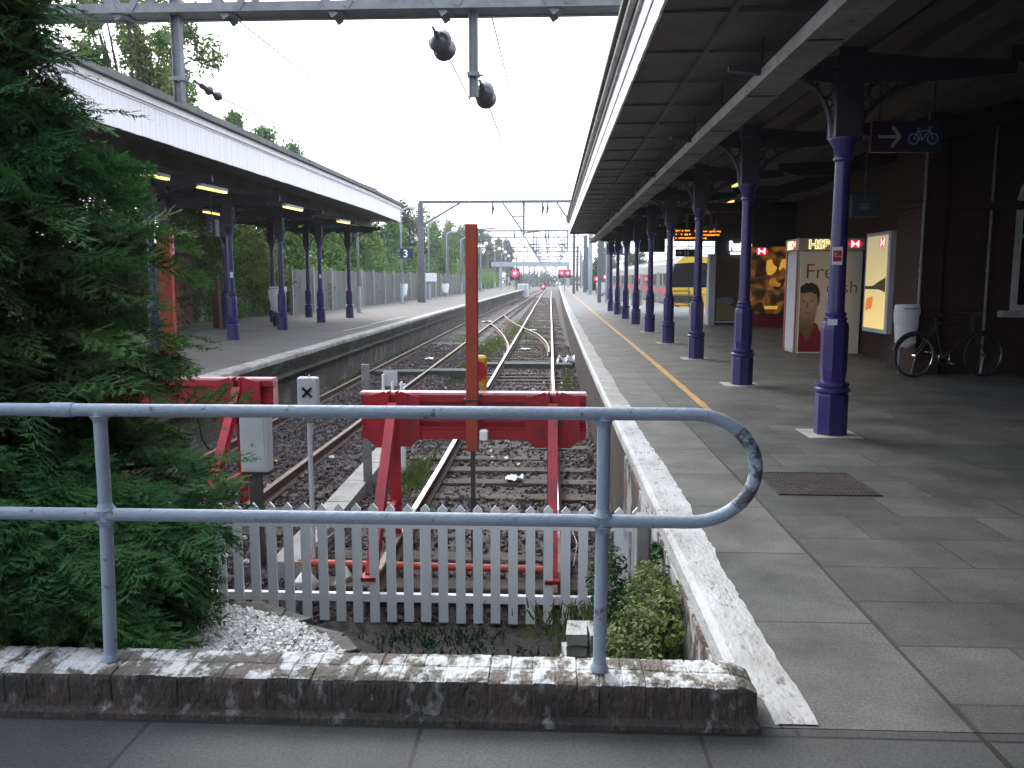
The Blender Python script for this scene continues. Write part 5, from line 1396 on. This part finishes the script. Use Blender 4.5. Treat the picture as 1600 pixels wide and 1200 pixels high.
# yellow barrier and bench far under the canopy
t = thing('platform_barrier', 'yellow tubular barrier on the platform before the yellow train front', 'barrier', (5.4,36,0))
mb = MB()
for x in (5.05,5.95): mb.tube([(x,36,0),(x,36,1.0)], .03, 8)
for z in (.5,1.0): mb.tube([(5.05,36,z),(5.95,36,z)], .03, 8)
mb.build('barrier_frame', M['yellow'], t, smooth=True, auto=40)
t = thing('platform_bench', 'grey metal bench standing before the yellow barrier', 'bench', (5.3,34,0))
mb = MB(); mb.box(4.75,5.9,34.0,34.4,.43,.46); mb.build('seat', M['grey_post'], t)
mb = MB(); mb.box(4.75,5.9,34.38,34.41,.55,.85); mb.build('backrest', M['grey_post'], t)
for x in (4.85,5.8):
    mb = MB(); mb.bar((x,34.05,0),(x,34.05,.43),.04); mb.bar((x,34.38,0),(x,34.38,.85),.04); mb.build('leg', M['dark_iron'], t)
# ------------------------------------------------------------------ overhead line gantry over the track end
def X_(px, Y): return (px-860)*Y/1300
GY = 13.0
t = thing('overhead_gantry', 'nearest overhead line gantry, a grey lattice truss across the top of the view', 'gantry', (-3,GY,5.4))
z0, z1 = 5.45, 6.45
GL, GR = -13.0, 14.0
for y in (GY-.17, GY+.17):
    mb = MB(); mb.box(GL,GR,y-.01,y+.01,z0,z0+.145); mb.box(GL,GR,y-.09 if y < GY else y-.01,y+.01 if y < GY else y+.09,z0-.012,z0)
    mb.build('bottom_chord', M['steel'], t)
    mb = MB(); mb.box(GL,GR,y-.01,y+.01,z1,z1+.14); mb.box(GL,GR,y-.09 if y<GY else y-.01,y+.01 if y<GY else y+.09,z1+.14,z1+.152); mb.build('top_chord', M['steel'], t)
nodes = [-13.0+1.64*i for i in range(17)]
for i in range(len(nodes)-1):
    a, b = nodes[i], nodes[i+1]
    for y, s in ((GY-.192,1),(GY+.192,-1)):
        m_ = (a+b)/2
        mb = MB(); mb.bar((a+.1,y,z0+.05),(m_,y,z1+.07),.10,.014,up=(0,1,0)); mb.build('diagonal', M['steel'], t)
        mb = MB(); mb.bar((m_,y,z1+.07),(b-.06,y,z0-.08),.11,.016,up=(0,1,0)); mb.build('diagonal', M['steel'], t)
    mb = MB(); mb.box(a+.002,b-.002,GY-.158,GY+.158,z0+.004,z0+.012); mb.box(b-.05,b+.05,GY-.15,GY+.15,z0-.03,z0-.014); mb.build('lacing', M['steel'], t)
for x, zb in ((-1.175,4.22),(-5.71,4.20)):
    mb = MB(); wv = .125 if x > -3 else .13
    mb.box(x-wv/2,x+wv/2,GY-.008,GY+.008,zb,z1); mb.box(x-wv/2-.004,x-wv/2+.012,GY-.07,GY+.07,zb,z1); mb.box(x+wv/2-.012,x+wv/2+.004,GY-.07,GY+.07,zb,z1)
    mb.build('drop_post', M['steel'], t)
    mb = MB(); mb.box(x-wv/2-.03,x+wv/2+.03,GY-.085,GY+.085,zb+.30,zb+.36); mb.bar((x+.02,GY-.1,zb+.3),(x+.14,GY+.05,zb+.33),.03); mb.build('clamp', M['steel'], t)
for x in (GL+.2, GR-.2):
    mb = MB(); mb.box(x-.15,x+.15,GY-.15,GY+.15,-1.3,z1); mb.build('mast', M['steel'], t)
def insulator(label, A, B, r, k, wire_to, wr=.006):
    A, B = Vector(A), Vector(B); d = (B-A).normalized()
    t = thing('insulator', label, 'insulator', A, 'insulators on the overhead line')
    q = d.to_track_quat('Z','Y').to_matrix(); L = (B-A).length
    mb = MB(); prof = [(.02,0),(.03,.02)]
    for i in range(k):
        z = L*(i+.2)/k; s = L/k
        prof += [(r*.45,z),(r,z+s*.35),(r*1.0,z+s*.5),(r*.5,z+s*.62),(r*.42,z+s*.8)]
    prof += [(.03,L-.01),(.018,L)]
    mb.lathe(prof, 18); mb.v = [tuple(q @ Vector(v) + A) for v in mb.v]; mb.build('sheds', M['insulator'], t, smooth=True, auto=50)
    mb = MB(); mb.tube([A-d*.22, A], .022, 6); mb.tube([A-d*.05,A+d*.02], .045, 8); mb.build('end_fitting', M['dark_iron'], t)
    return B
def wire(label, pts, r=.013):
    o = MB().tube(pts, r, 5).build('overhead_wire', M['wire'], loc=pts[0]); tag(o, label, 'wire', 'overhead line wires')
b1 = insulator('upper dark ribbed insulator hanging just below the near gantry truss', (-1.74,13.1,5.16), (-1.66,13.62,5.03), .185, 2, None)
b2 = insulator('lower dark ribbed insulator beside the central drop post of the near gantry', (-1.06,13.15,4.40), (-1.02,13.62,4.29), .165, 2, None)
b3 = insulator('slim dark insulator beside the left drop post of the near gantry', (-5.42,13.2,4.46), (-5.3,13.6,4.37), .075, 2, None)
wire('thin contact wire running from the upper insulator towards the second gantry', [b1, (-1.3,32,4.75), (-.9,55,4.6)])
wire('thin contact wire running from the lower insulator along the near track', [b2, (-1.0,32,4.35), (-.8,55,4.5), (-.7,88,4.3)])
wire('thin wire running from the slim insulator along the left canopy edge', [b3, (-4.6,32,4.75), (-4.1,55,4.6), (-3.9,88,4.4)])
wire('thin catenary wire high over the near track', [(-.95,13.3,5.6), (-.75,32,5.35), (-.7,55,5.6), (-.6,88,5.4)])
wire('thin catenary wire high over the left track', [(-4.9,13.3,5.5), (-4.2,32,5.2), (-4.1,55,5.6), (-3.9,88,5.5)])
# ------------------------------------------------------------------ gantries along the line
GORD = ['second','third','fourth','fifth','sixth','seventh','eighth','ninth','tenth','eleventh','twelfth']
def gantry(i, Y, xl, xr, zt, mw):
    t = thing('overhead_gantry', 'thin overhead line portal, %s gantry along the tracks' % GORD[i], 'gantry', ((xl+xr)/2,Y,0), 'overhead line portals')
    m = M['steel_far']
    mb = MB(); mb.box(xl-.1,xr+.1,Y-.08,Y+.08,zt-.18,zt); mb.build('beam', m, t)
    for x, w_ in ((xl,mw),(xr,mw*.75)):
        mb = MB()
        mb.box(x-w_/2,x+w_/2,Y-.12,Y+.12,-1.3,zt-.18)
        if i == 0 and x < 0: mb.box(x-.24,x+.24,Y-.16,Y+.16,-.05,3.1)
        mb.build('mast', m, t)
    mb = MB(); mb.bar((xl+.1,Y,zt-1.6),(xl+2.6,Y,zt-.15),.12); mb.build('brace', m, t)
    for xd in (-1.75, 1.75):
        if xd > xr: continue
        mb = MB(); mb.box(xd-.07,xd+.07,Y-.05,Y+.05,zt-2.25,zt-.18); mb.bar((xd-1.35,Y,zt-.2),(xd-.08,Y,zt-2.0),.11); mb.box(xd-.72,xd-.07,Y-.03,Y+.03,zt-1.08,zt-1.0); mb.build('drop_bracket', m, t)
    mb = MB(); mb.bar((-1.7,Y,zt-2.1),(-.2,Y-.3,zt-1.95),.09); mb.build('registration_arm', m, t); mb = MB(); mb.bar((-4.9,Y,zt-1.9),(-3.6,Y-.3,zt-1.8),.09); mb.build('registration_arm', m, t)
    for xi in (-3.8,-.55,-.25):
        mb = MB(); mb.tube([(xi,Y,zt-.18),(xi+.05,Y,zt-.5),(xi-.02,Y,zt-.95)], [.05,.11,.05], 6); mb.build('insulator', M['insulator'], t)
    return t
gy = [(55,-8.5,3.2),(88,-10.9,2.45),(121,-10.9,3.3),(154,-11.5,5.5),(187,-7.5,7.5),(220,-7,8.5),(253,-6.5,9.5),(286,-6,11),(320,-6,12),(104,-11,4.2),(137,-11.4,6)]
for i, (Y, a, b) in enumerate(gy): gantry(i, Y, a, b, 6.6+.02*i, .32 if i == 0 else .36)
# masts on the right platform
MO = ['pale steel mast, broadest of the group beyond the canopy end','dark steel mast left of the broadest pale mast','dark slim mast standing nearest the red signal on the right','pale grey mast right of the dark conifer','grey mast close to the number two sign','pale thin pole between the broad mast and the conifer','pale thin pole left of the number two sign','thin pole far along the right platform']
for (px, Y, w_, zt, m, lab) in ((921.5,87,.40,6.4,'steel_pale',MO[0]),(914,98,.40,6.6,'steel_far',MO[1]),(901.5,112,.32,5.9,'steel_far',MO[2]),(939,76,.36,6.2,'steel_far',MO[3]),(951,60,.32,4.9,'steel_far',MO[4]),(933.5,66,.10,5.3,'steel_pale',MO[5]),(946,56,.10,5.0,'steel_pale',MO[6]),(908,135,.2,5.5,'steel_pale',MO[7])):
    x = X_(px,Y); t = thing('steel_mast', lab, 'mast', (x,Y,0), 'masts on the right platform')
    mb = MB(); mb.box(x-w_/2,x+w_/2,Y-w_/2,Y-w_/2+.03,-.05,zt); mb.box(x-.02,x+.02,Y-w_/2+.03,Y+w_/2-.03,-.05,zt); mb.box(x-w_/2,x+w_/2,Y+w_/2-.03,Y+w_/2,-.05,zt) if w_ > .15 else mb.tube([(x,Y,-.05),(x,Y,zt)], w_/2, 8)
    mb.build('mast', M[m], t)
    mb = MB(); mb.box(x-w_*.7,x+w_*.7,Y-w_*.7,Y+w_*.7,-.05,.08); mb.build('foot', M['concrete'], t)
# signals
red_lens_halo = mat('signal_red', (.8,.02,.05), .3, emit=(1,.008,.05), estr=.9)
red_core = mat('signal_core', (1,.6,.6), .3, emit=(1,.5,.5), estr=1)
def signal(label, x, Y, z, r, twin=0, zbase=0):
    t = thing('railway_signal', label, 'signal', (x,Y,zbase), 'red railway signals')
    mb = MB(); mb.tube([(x,Y,zbase-.05),(x,Y,z-.3)], .06, 8); mb.build('post', M['grey_post'], t)
    mb = MB(); mb.bbox(x-r*1.3-twin*.5,x+r*1.3+twin*.5,Y,Y+.2,z-r*1.9,z+r*1.3,.03); mb.build('signal_head', M['black'], t)
    for dx in ((-twin/2,twin/2) if twin else (0,)):
        mb = MB(); mb.sphere((x+dx,Y-.01,z), 1, 16, 8, 0, (r,.04,r)); o = mb.build('lens', red_lens_halo, t)  # disc oversized so the glowing lens also carries the red halo
        mb = MB(); mb.sphere((x+dx,Y-.06,z), 1, 10, 6, 0, (r*.35,.03,r*.35)); mb.build('lamp', red_core, o, loc=WL[o])
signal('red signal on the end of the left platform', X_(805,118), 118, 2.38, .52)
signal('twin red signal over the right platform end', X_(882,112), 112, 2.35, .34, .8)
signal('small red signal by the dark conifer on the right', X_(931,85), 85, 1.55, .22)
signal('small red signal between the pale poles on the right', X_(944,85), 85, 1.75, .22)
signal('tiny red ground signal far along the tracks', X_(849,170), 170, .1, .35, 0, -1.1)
t = thing('relay_cabinet', 'white relay cabinet on the ramp at the far end of the left platform', 'cabinet', (-4.0,127,-.6))
mb = MB(); mb.bbox(-4.9,-3.35,126,127.5,-1.2,.85,.03); mb.build('cabinet_body', M['white'], t)
mb = MB(); mb.box(-4.8,-4.15,125.985,125.998,-.9,.75); mb.box(-4.1,-3.45,125.985,125.998,-.9,.75); mb.build('door', M['grey_paint'], t)
# lamp posts
globe = mat('globe', (.9,.91,.92), .3)
LO = ['behind the left canopy end','carrying the number three sign','beside the lattice mast of the second gantry','just left of the rust red post','half hidden by the rust red post','next right of the rust red post','second right of the rust red post','third right of the rust red post','farthest along the left platform']
for (px, Y, zt, lab) in ((560,37.5,5.4,LO[0]),(628,51.5,5.75,LO[1]),(671,63,5.75,LO[2]),(699,76,5.7,LO[3]),(721,92,5.9,LO[4]),(752,112,6.0,LO[5]),(774,133,6.1,LO[6]),(784,150,6.1,LO[7]),(790,170,6.0,LO[8])):
    x = X_(px,Y); r = .27
    t = thing('lamp_post', 'lamp post with a white globe, %s' % lab, 'lamp post', (x,Y,0), 'globe lamp posts on the left platform')
    mb = MB(); mb.tube([(x,Y,-.02),(x,Y,1.15)], .11, 10); mb.build('base', M['steel_pale'], t)
    mb = MB(); arm = .72
    mb.tube([(x,Y,1.15),(x,Y,zt-.25),(x+.08,Y,zt-.06),(x+.25,Y,zt+.02),(x+arm-.15,Y,zt+.12)], .055, 8); mb.build('post', M['steel_pale'], t, smooth=True)
    mb = MB(); mb.sphere((x+arm,Y,zt+.22), r, 18, 12); mb.build('globe', globe, t, smooth=True)
    mb = MB(); mb.lathe([(.1,0),(.12,.06)], 10, (x+arm,Y,zt-.08)); mb.build('lamp_holder', M['steel_pale'], t)
def numsign(label, ch, x, Y, z, s, post):
    t = thing('number_sign', label, 'sign', (x,Y,z))
    mb = MB(); mb.box(x-s*.55,x+s*.75,Y-.03,Y,z,z+s); mb.build('sign_panel', M['blue_sign'], t)
    text('number', ch, s*1.05, M['white'], (x-s*.27,Y-.034,z+s*.14), t, .001, off=.012)
    mb = MB(); mb.bar((x-s*.9,Y-.015,z+s*.2),(x-s*.5,Y-.015,z+s*.2),.03); mb.bar((x-s*.9,Y-.015,z+s*.8),(x-s*.5,Y-.015,z+s*.8),.03); mb.build('bracket', M['steel_pale'], t)
numsign('dark blue platform sign with a white number 3 on the left lamp post','3',X_(635,51.3),51.3,2.76,.62,0)
numsign('dark blue platform sign with a white number 2 beside the grey mast','2',X_(953,50),50,2.95,.5,0)
numsign('dark blue platform sign with a white number 1 before the silver train','1',X_(972,50),50,2.95,.5,0)
# platform furniture far left
t = thing('information_board', 'white framed information board standing against the left fence', 'notice board', (X_(673,60),60,0))
x = X_(674,60); mb = MB(); mb.box(x-.4,x+.4,60,60.06,1.35,1.95); mb.build('board', M['white'], t)
mb = MB(); mb.box(x-.4,x-.33,60,60.06,0,1.35); mb.box(x+.33,x+.4,60,60.06,0,1.35); mb.build('leg', M['steel_pale'], t)
# fence along the left platform
FE = [(-11.6,16),(-11.3,26),(-11.0,35),(-10.6,48),(-10.4,58),(-9.9,78),(-9.9,100),(-10.1,122)]
t = thing('platform_fence', 'tall grey paling fence along the back of the left platform', 'fence', (-10.5,50,0))
y = 35.0; rr = random.Random(1)
while y < 121:
    y2 = y+2.9
    a, b = Vector((lerp_edge(FE,y),y,0)), Vector((lerp_edge(FE,y2),y2,0)); d = (b-a)
    mb = MB(); n = 20; ang = math.atan2(d.y,d.x)
    for k in range(n):
        c = a+d*((k+.5)/n); h = 1.92+rr.uniform(-.03,.03)
        mb.obox((c.x,c.y,h/2), d.length/n*.80, .02, h, Matrix.Rotation(ang,3,'Z'))
    for z in (.4,1.55): mb.bar(a+Vector((-.03,0,z)), b+Vector((-.03,0,z)), .05, .08)
    mb.build('panel', M['fence'], t)
    mb = MB(); mb.obox((a.x+.05,a.y,1.02), .13,.13,2.05); mb.build('post', M['fence_post'], t)
    y = y2
# ------------------------------------------------------------------ trees
def tree(name, label, cat, x, Y, z0, h, r, m, n, size, seed, kind='round', group='trees behind the left fence', crown0=.2):
    t = thing(name, label, cat, (x,Y,z0), group); rr = random.Random(seed); cl = []
    if kind == 'cone':
        for i in range(int(10+h)):
            f = (i+.5)/(10+h); z = z0+h*(crown0+(.97-crown0)*f); q = r*(1-f)**.85+.15
            a = rr.uniform(0,6.28); cl.append((x+cos(a)*q*.25, Y+sin(a)*q*.25, z, q, q, h*.075+.2))
    elif kind == 'weep':
        for i in range(90):
            a = rr.uniform(0,6.28); q = r*rr.uniform(.1,1); z = z0+h*rr.uniform(.32,.98)*(1-.25*q/r)
            cl.append((x+cos(a)*q, Y+sin(a)*q, z, rr.uniform(.3,.6), rr.uniform(.3,.6), rr.uniform(.4,.95)))
    else:
        for i in range(16):
            a = rr.uniform(0,6.28); q = r*rr.uniform(.0,.8); f = rr.random(); z = z0+h*(crown0+(.86-crown0)*f); s = r*rr.uniform(.28,.5)*(1.15-.45*f)
            cl.append((x+cos(a)*q*(1.1-.5*f), Y+sin(a)*q*(1.1-.5*f), z, s, s, s*rr.uniform(.7,1.1)))
        cl.append((x,Y,z0+h*.9,r*.3,r*.3,h*.12))
    V, F = leafcloud(cl, n, size, seed, .8, .35, .35); npmesh('crown', V, F, m, t)
    mb = MB(); mb.tube([(x,Y,z0-.1),(x+.1,Y,z0+h*.4),(x,Y+.1,z0+h*.85)], [r*.07+.05,r*.05+.03,.02], 8)
    for c in cl[::2]: mb.tube([(x,Y,z0+h*.3),((x+c[0])/2,(Y+c[1])/2,(z0+h*.3+c[2])/2+.1),c[:3]], [.07,.05,.015], 5)
    mb.build('trunk', M['bark'], t)
    return t
def tz(py, Y): return 1.48+(437-py)*Y/1300
TL = [ # px, Y, top py, half width px, material, kind, n, leaf size, label
 (300,24,335,75,'leaf_b','round',9000,.085,'dark shady bush under the left canopy beside the red hut'),
 (395,30,330,75,'leaf_a','round',11000,.085,'bright green bush seen between the first left columns'),
 (470,34,330,70,'leaf_d','round',10000,.085,'yellow green tree seen between the middle left columns'),
 (535,40,338,62,'leaf_a','round',10000,.09,'green tree behind the last left canopy column')]
for i, (px, Y, py, hw, m, kd, n, sz, lab) in enumerate(TL):
    x = X_(px,Y); h = (tz(py,Y)+.1)*1.12; r = hw*Y/1300*1.5; n = int(n*1.8)
    x = min(x, lerp_edge(FE,Y)-.3-r*.62)
    tree('bush' if ('bush' in lab) else ('conifer_tree' if kd == 'cone' else 'broadleaf_tree'), lab, 'bush' if 'bush' in lab else 'tree', x, Y, -.1, h, r, M[m], n, sz, 100+i, kd, crown0=.02 if 'bush' in lab else .08)
WO = ['first','second','third','fourth','fifth','sixth','seventh','eighth','ninth','tenth','eleventh','twelfth','thirteenth','fourteenth','fifteenth','sixteenth','seventeenth']
rr = random.Random(44)
for i, (Y, top, m, kd) in enumerate(((39,4.9,'leaf_b','round'),(44,5.2,'leaf_d','round'),(49.5,5.0,'leaf_a','round'),(55,5.4,'leaf_b','round'),(61,5.6,'leaf_d','round'),(67,6.6,'leaf_c','cone'),(74,6.4,'leaf_a','round'),(82,8.6,'leaf_c','cone'),(91,8.4,'leaf_b','round'),(101,7.6,'leaf_a','round'),(113,8.2,'leaf_d','round'),(127,9.0,'leaf_b','round'),(145,9.6,'leaf_c','round'),(168,10.2,'leaf_b','round'),(196,10.8,'leaf_brown','round'),(232,11.4,'leaf_b','round'),(278,13.0,'leaf_c','round'))):
    x = -13.7-rr.uniform(0,.9)-(.5 if Y > 120 else 0); r = (2.3+Y*.009)*rr.uniform(.95,1.15)
    tree('conifer_tree' if kd == 'cone' else 'broadleaf_tree', '%s %s in the row behind the left fence, counted from the canopy end' % (WO[i], {'leaf_a':'green leafy tree','leaf_b':'mid green tree','leaf_c':'dark green tree','leaf_d':'yellow green tree','leaf_brown':'reddish brown tree'}[m]), 'tree', x, Y, -.1, top*1.14+.1, r if kd == 'round' else r*1.05, M[m], 12000 if Y < 80 else 9000, .085+Y*.0009, 300+i, kd, crown0=.12)
for i, (px, Y, py, hw, lab) in enumerate(((372,58,190,22,'tallest rounded tree top showing above the left canopy roof'),(418,58,212,30,'middle rounded tree top showing above the left canopy roof'),(462,60,236,26,'lowest rounded tree top showing above the left canopy roof'))):
    tree('broadleaf_tree', lab, 'tree', X_(px,Y), Y, -.1, tz(py,Y)*1.05, hw*Y/1300*2.4, M['leaf_b'], 26000, .15, 140+i, 'round', 'trees behind the left canopy', .5)
tree('birch_tree', 'loose drooping birch tree behind the left canopy roof', 'tree', -13.0, 26.5, -.1, 13.0, 2.9, M['leaf_birch'], 42000, .085, 150, 'weep', None)
tree('birch_tree', 'olive brown tree rising just above the left canopy roof near the drop post', 'tree', -12.9, 28.5, -.1, 9.6, 2.2, M['leaf_a'], 16000, .085, 151, 'round', None, .4)
# undergrowth behind the fence and under the canopy
def hedge(name, label, P, h, n, sz, m, seed):
    cl = []; rr = random.Random(seed)
    for (a, b) in zip(P, P[1:]):
        L = math.hypot(b[0]-a[0], b[1]-a[1]); k = int(L/1.1)
        for i in range(k):
            f = i/k; q = rr.uniform(.7,1.25); cl.append((a[0]+(b[0]-a[0])*f+rr.uniform(-.5,.5), a[1]+(b[1]-a[1])*f, h*.42*q, 1.0*q, 1.0*q, h*.5*q))
    V, F = leafcloud(cl, n, sz, seed, .8, .35, .4); t = thing(name, label, 'hedge', (P[0][0],P[0][1],0)); npmesh('foliage', V, F, m, t)
    mb = MB()
    for c in cl: mb.tube([(c[0],c[1],-.2),(c[0]+.1,c[1],c[2])], [.05,.02], 5)
    mb.build('stem', M['bark'], t)
hedge('hedge', 'dark overgrown hedge at the back of the left platform', [(-12.6,15),(-12.5,26),(-12.4,36)], 3.0, 22000, .075, M['leaf_b'], 61)
hedge('hedge', 'green undergrowth showing over the left fence', [(-13.0,36),(-12.5,52),(-12.1,75),(-11.9,118),(-12.5,200)], 3.4, 34000, .11, M['leaf_a'], 62)
# right side far trees
tree('conifer_tree', 'dark tapering conifer beyond the right masts', 'tree', 6.9, 115, -1, 8.2, 1.7, M['leaf_c'], 5000, .2, 160, 'cone', None, .1)
tree('broadleaf_tree', 'dark tree seen through the right canopy columns above the train', 'tree', 12.6, 120, -1, 7.0, 3.0, M['leaf_b'], 5000, .22, 161, 'round', None)
tree('broadleaf_tree', 'green tree far behind the train left of the number one sign', 'tree', 10.0, 150, -1, 7.5, 3.4, M['leaf_b'], 4000, .25, 162, 'round', None)
cl = []; rr = random.Random(70)
for i in range(90):
    a = rr.uniform(-60,70); s = rr.uniform(3,5); cl.append((a, 330+rr.uniform(0,30), -1+s*.45+rr.uniform(0,1.5), s, s, s*.7))
V, F = leafcloud(cl, 26000, .5, 71, .8, .3, .4); tag(npmesh('far_wood', V, F, M['leaf_c']), 'far wood closing the view at the end of the line', 'wood', kind='stuff')
# far footbridge
t = thing('footbridge', 'pale blue footbridge spanning the tracks far away', 'bridge', (0,185,0))
mb = MB(); mb.box(-13,4.2,184.5,186.5,4.35,5.35); mb.build('deck', M['steel_pale'], t)
for x in (-11,3.9):
    mb = MB(); mb.box(x-.3,x+.3,184.8,186.2,-1.3,4.35); mb.build('pier', M['steel_pale'], t)
# ------------------------------------------------------------------ train at platform one
t = thing('train', 'silver electric train with a yellow cab front and red stripe standing at platform one', 'train', (8.6,50,-.9))
silver = mat('train_silver', (.075,.084,.088), .6, col2=(.055,.062,.065), nscale=1.5); tred = mat('train_red', (.3,.012,.03), .4); tglass = M['glass_dark']
x0, x1, TY, TE = 7.2, 9.95, 50.2, 112
mb = MB(); sec = [(x0+.08,-.25),(x0,.1),(x0,1.9),(x0+.18,2.45),(x0+.6,2.78),((x0+x1)/2,2.9),(x1-.6,2.78),(x1-.18,2.45),(x1,1.9),(x1,.1),(x1-.08,-.25)]
for a, b in ((TY+.35,TY+20),(TY+20.4,TY+40),(TY+40.4,TE)): mb.prism(sec,'y',a,b)
o = mb.build('body', silver, t); fix_normals(o)
mb = MB(); mb.box(x0+.3,x1-.3,TY+19,TY+21.5,0,2.3); mb.box(x0+.25,x1-.25,TY+.6,TE,-.85,-.25); mb.build('underframe', M['black'], t)
mb = MB(); mb.prism([(x0+.55,2.80),(x1-.55,2.80),((x0+x1)/2,2.95)], 'y', TY+.5, TE); mb.build('roof', M['white'], t)  # roof coloured white to carry the bright highlight along its top
mb = MB(); mb.prism([(x0+.06,-.2),(x0+.02,.1),(x0+.02,1.02),(x1-.02,1.02),(x1-.02,.1),(x1-.06,-.2)], 'y', TY, TY+.36); mb.prism([(x0+.2,2.42),(x0+.6,2.80),((x0+x1)/2,2.93),(x1-.6,2.80),(x1-.2,2.42),((x0+x1)/2,2.5)], 'y', TY, TY+.36); o = mb.build('cab_front', M['yellow'], t); fix_normals(o)
mb = MB(); mb.prism([(x0+.04,1.02),(x0+.04,1.9),(x0+.2,2.42),((x0+x1)/2,2.5),(x1-.2,2.42),(x1-.04,1.9),(x1-.04,1.02)], 'y', TY+.04, TY+.36); o = mb.build('windscreen', tglass, t); fix_normals(o)
mb = MB(); mb.box(8.2,8.26,TY-.01,TY+.0,-.1,1.0); mb.box(8.9,8.96,TY-.01,TY+.0,-.1,1.0); mb.box(7.35,9.8,TY-.01,TY-.001,.60,.63); mb.build('panel_seam', M['black'], t)
for x in (7.65,9.5):
    mb = MB(); mb.sphere((x,TY-.01,.10), .09, 10, 6); mb.build('tail_light', mat('tail_red', (.6,.05,.02), .3, emit=(1,.12,.03), estr=.5), t)
mb = MB()
for a, b in ((TY+.4,TY+20),(TY+20.4,TY+40),(TY+40.4,TE)): mb.box(x0-.012,x0-.002,a,b,.55,1.0)
mb.build('stripe', tred, t)
y = TY+2
while y < TE-3:
    if not (19 < (y-TY) % 20.2 < 21):
        mb = MB(); mb.box(x0-.012,x0-.001,y,y+1.7,1.12,1.85); mb.build('window', tglass, t)
    y += 2.6
for k in range(5):
    mb = MB(); mb.box(x0-.015,x0-.001,TY+5.3+k*10.1,TY+6.6+k*10.1,-.1,1.95); mb.build('door', silver, t)
mb = MB(); mb.tube([(7.5,TY-.25,-.2),(7.5,TY,-.2)], .18, 12); mb.tube([(9.6,TY-.25,-.2),(9.6,TY,-.2)], .18, 12); mb.build('buffer', M['black'], t)
# far lattice of overhead structures right of the line, above the train
for i, Y in enumerate((68,90,118)):
    t = thing('overhead_gantry', 'lattice gantry seen over the train, %s of three' % ['nearest','middle','farthest'][i], 'gantry', (10,Y,5), 'lattice gantries over the train')
    xa, xb = 4.6+i*1.2, 24
    mb = MB(); mb.box(xa,xb,Y-.05,Y+.05,4.9,5.0); mb.box(xa,xb,Y-.05,Y+.05,5.75,5.85); mb.build('chord', M['steel_far'], t)
    mb = MB(); x = xa; s = 1
    while x < xb-1: mb.bar((x,Y,4.95 if s > 0 else 5.8),(x+.9,Y,5.8 if s > 0 else 4.95),.06); x += .9; s = -s
    mb.build('lacing', M['steel_far'], t)
    mb = MB(); mb.box(xa-.15,xa+.15,Y-.15,Y+.15,-.05,4.9); mb.box(xb-.15,xb+.15,Y-.15,Y+.15,-1.3,4.9); mb.build('mast', M['steel_far'], t)

# ------------------------------------------------------------------ thin evening haze
mb = MB(); mb.box(-405,405,-65,625,-2.4,16.5)
hz = mb.build('haze', [], loc=(0,280,7)); tag(hz, 'thin pale evening haze over the line', 'haze', kind='stuff')
hm = bpy.data.materials.new('haze'); hm.use_nodes = True; tt = hm.node_tree; tt.nodes.clear()
pv = N(tt,'ShaderNodeVolumePrincipled'); pv.inputs['Color'].default_value = (.86,.9,.95,1); pv.inputs['Density'].default_value = .0005; pv.inputs['Anisotropy'].default_value = .2
oo = N(tt,'ShaderNodeOutputMaterial'); tt.links.new(pv.outputs[0], oo.inputs['Volume']); hz.data.materials.append(hm)
S.cycles.volume_bounces = 0
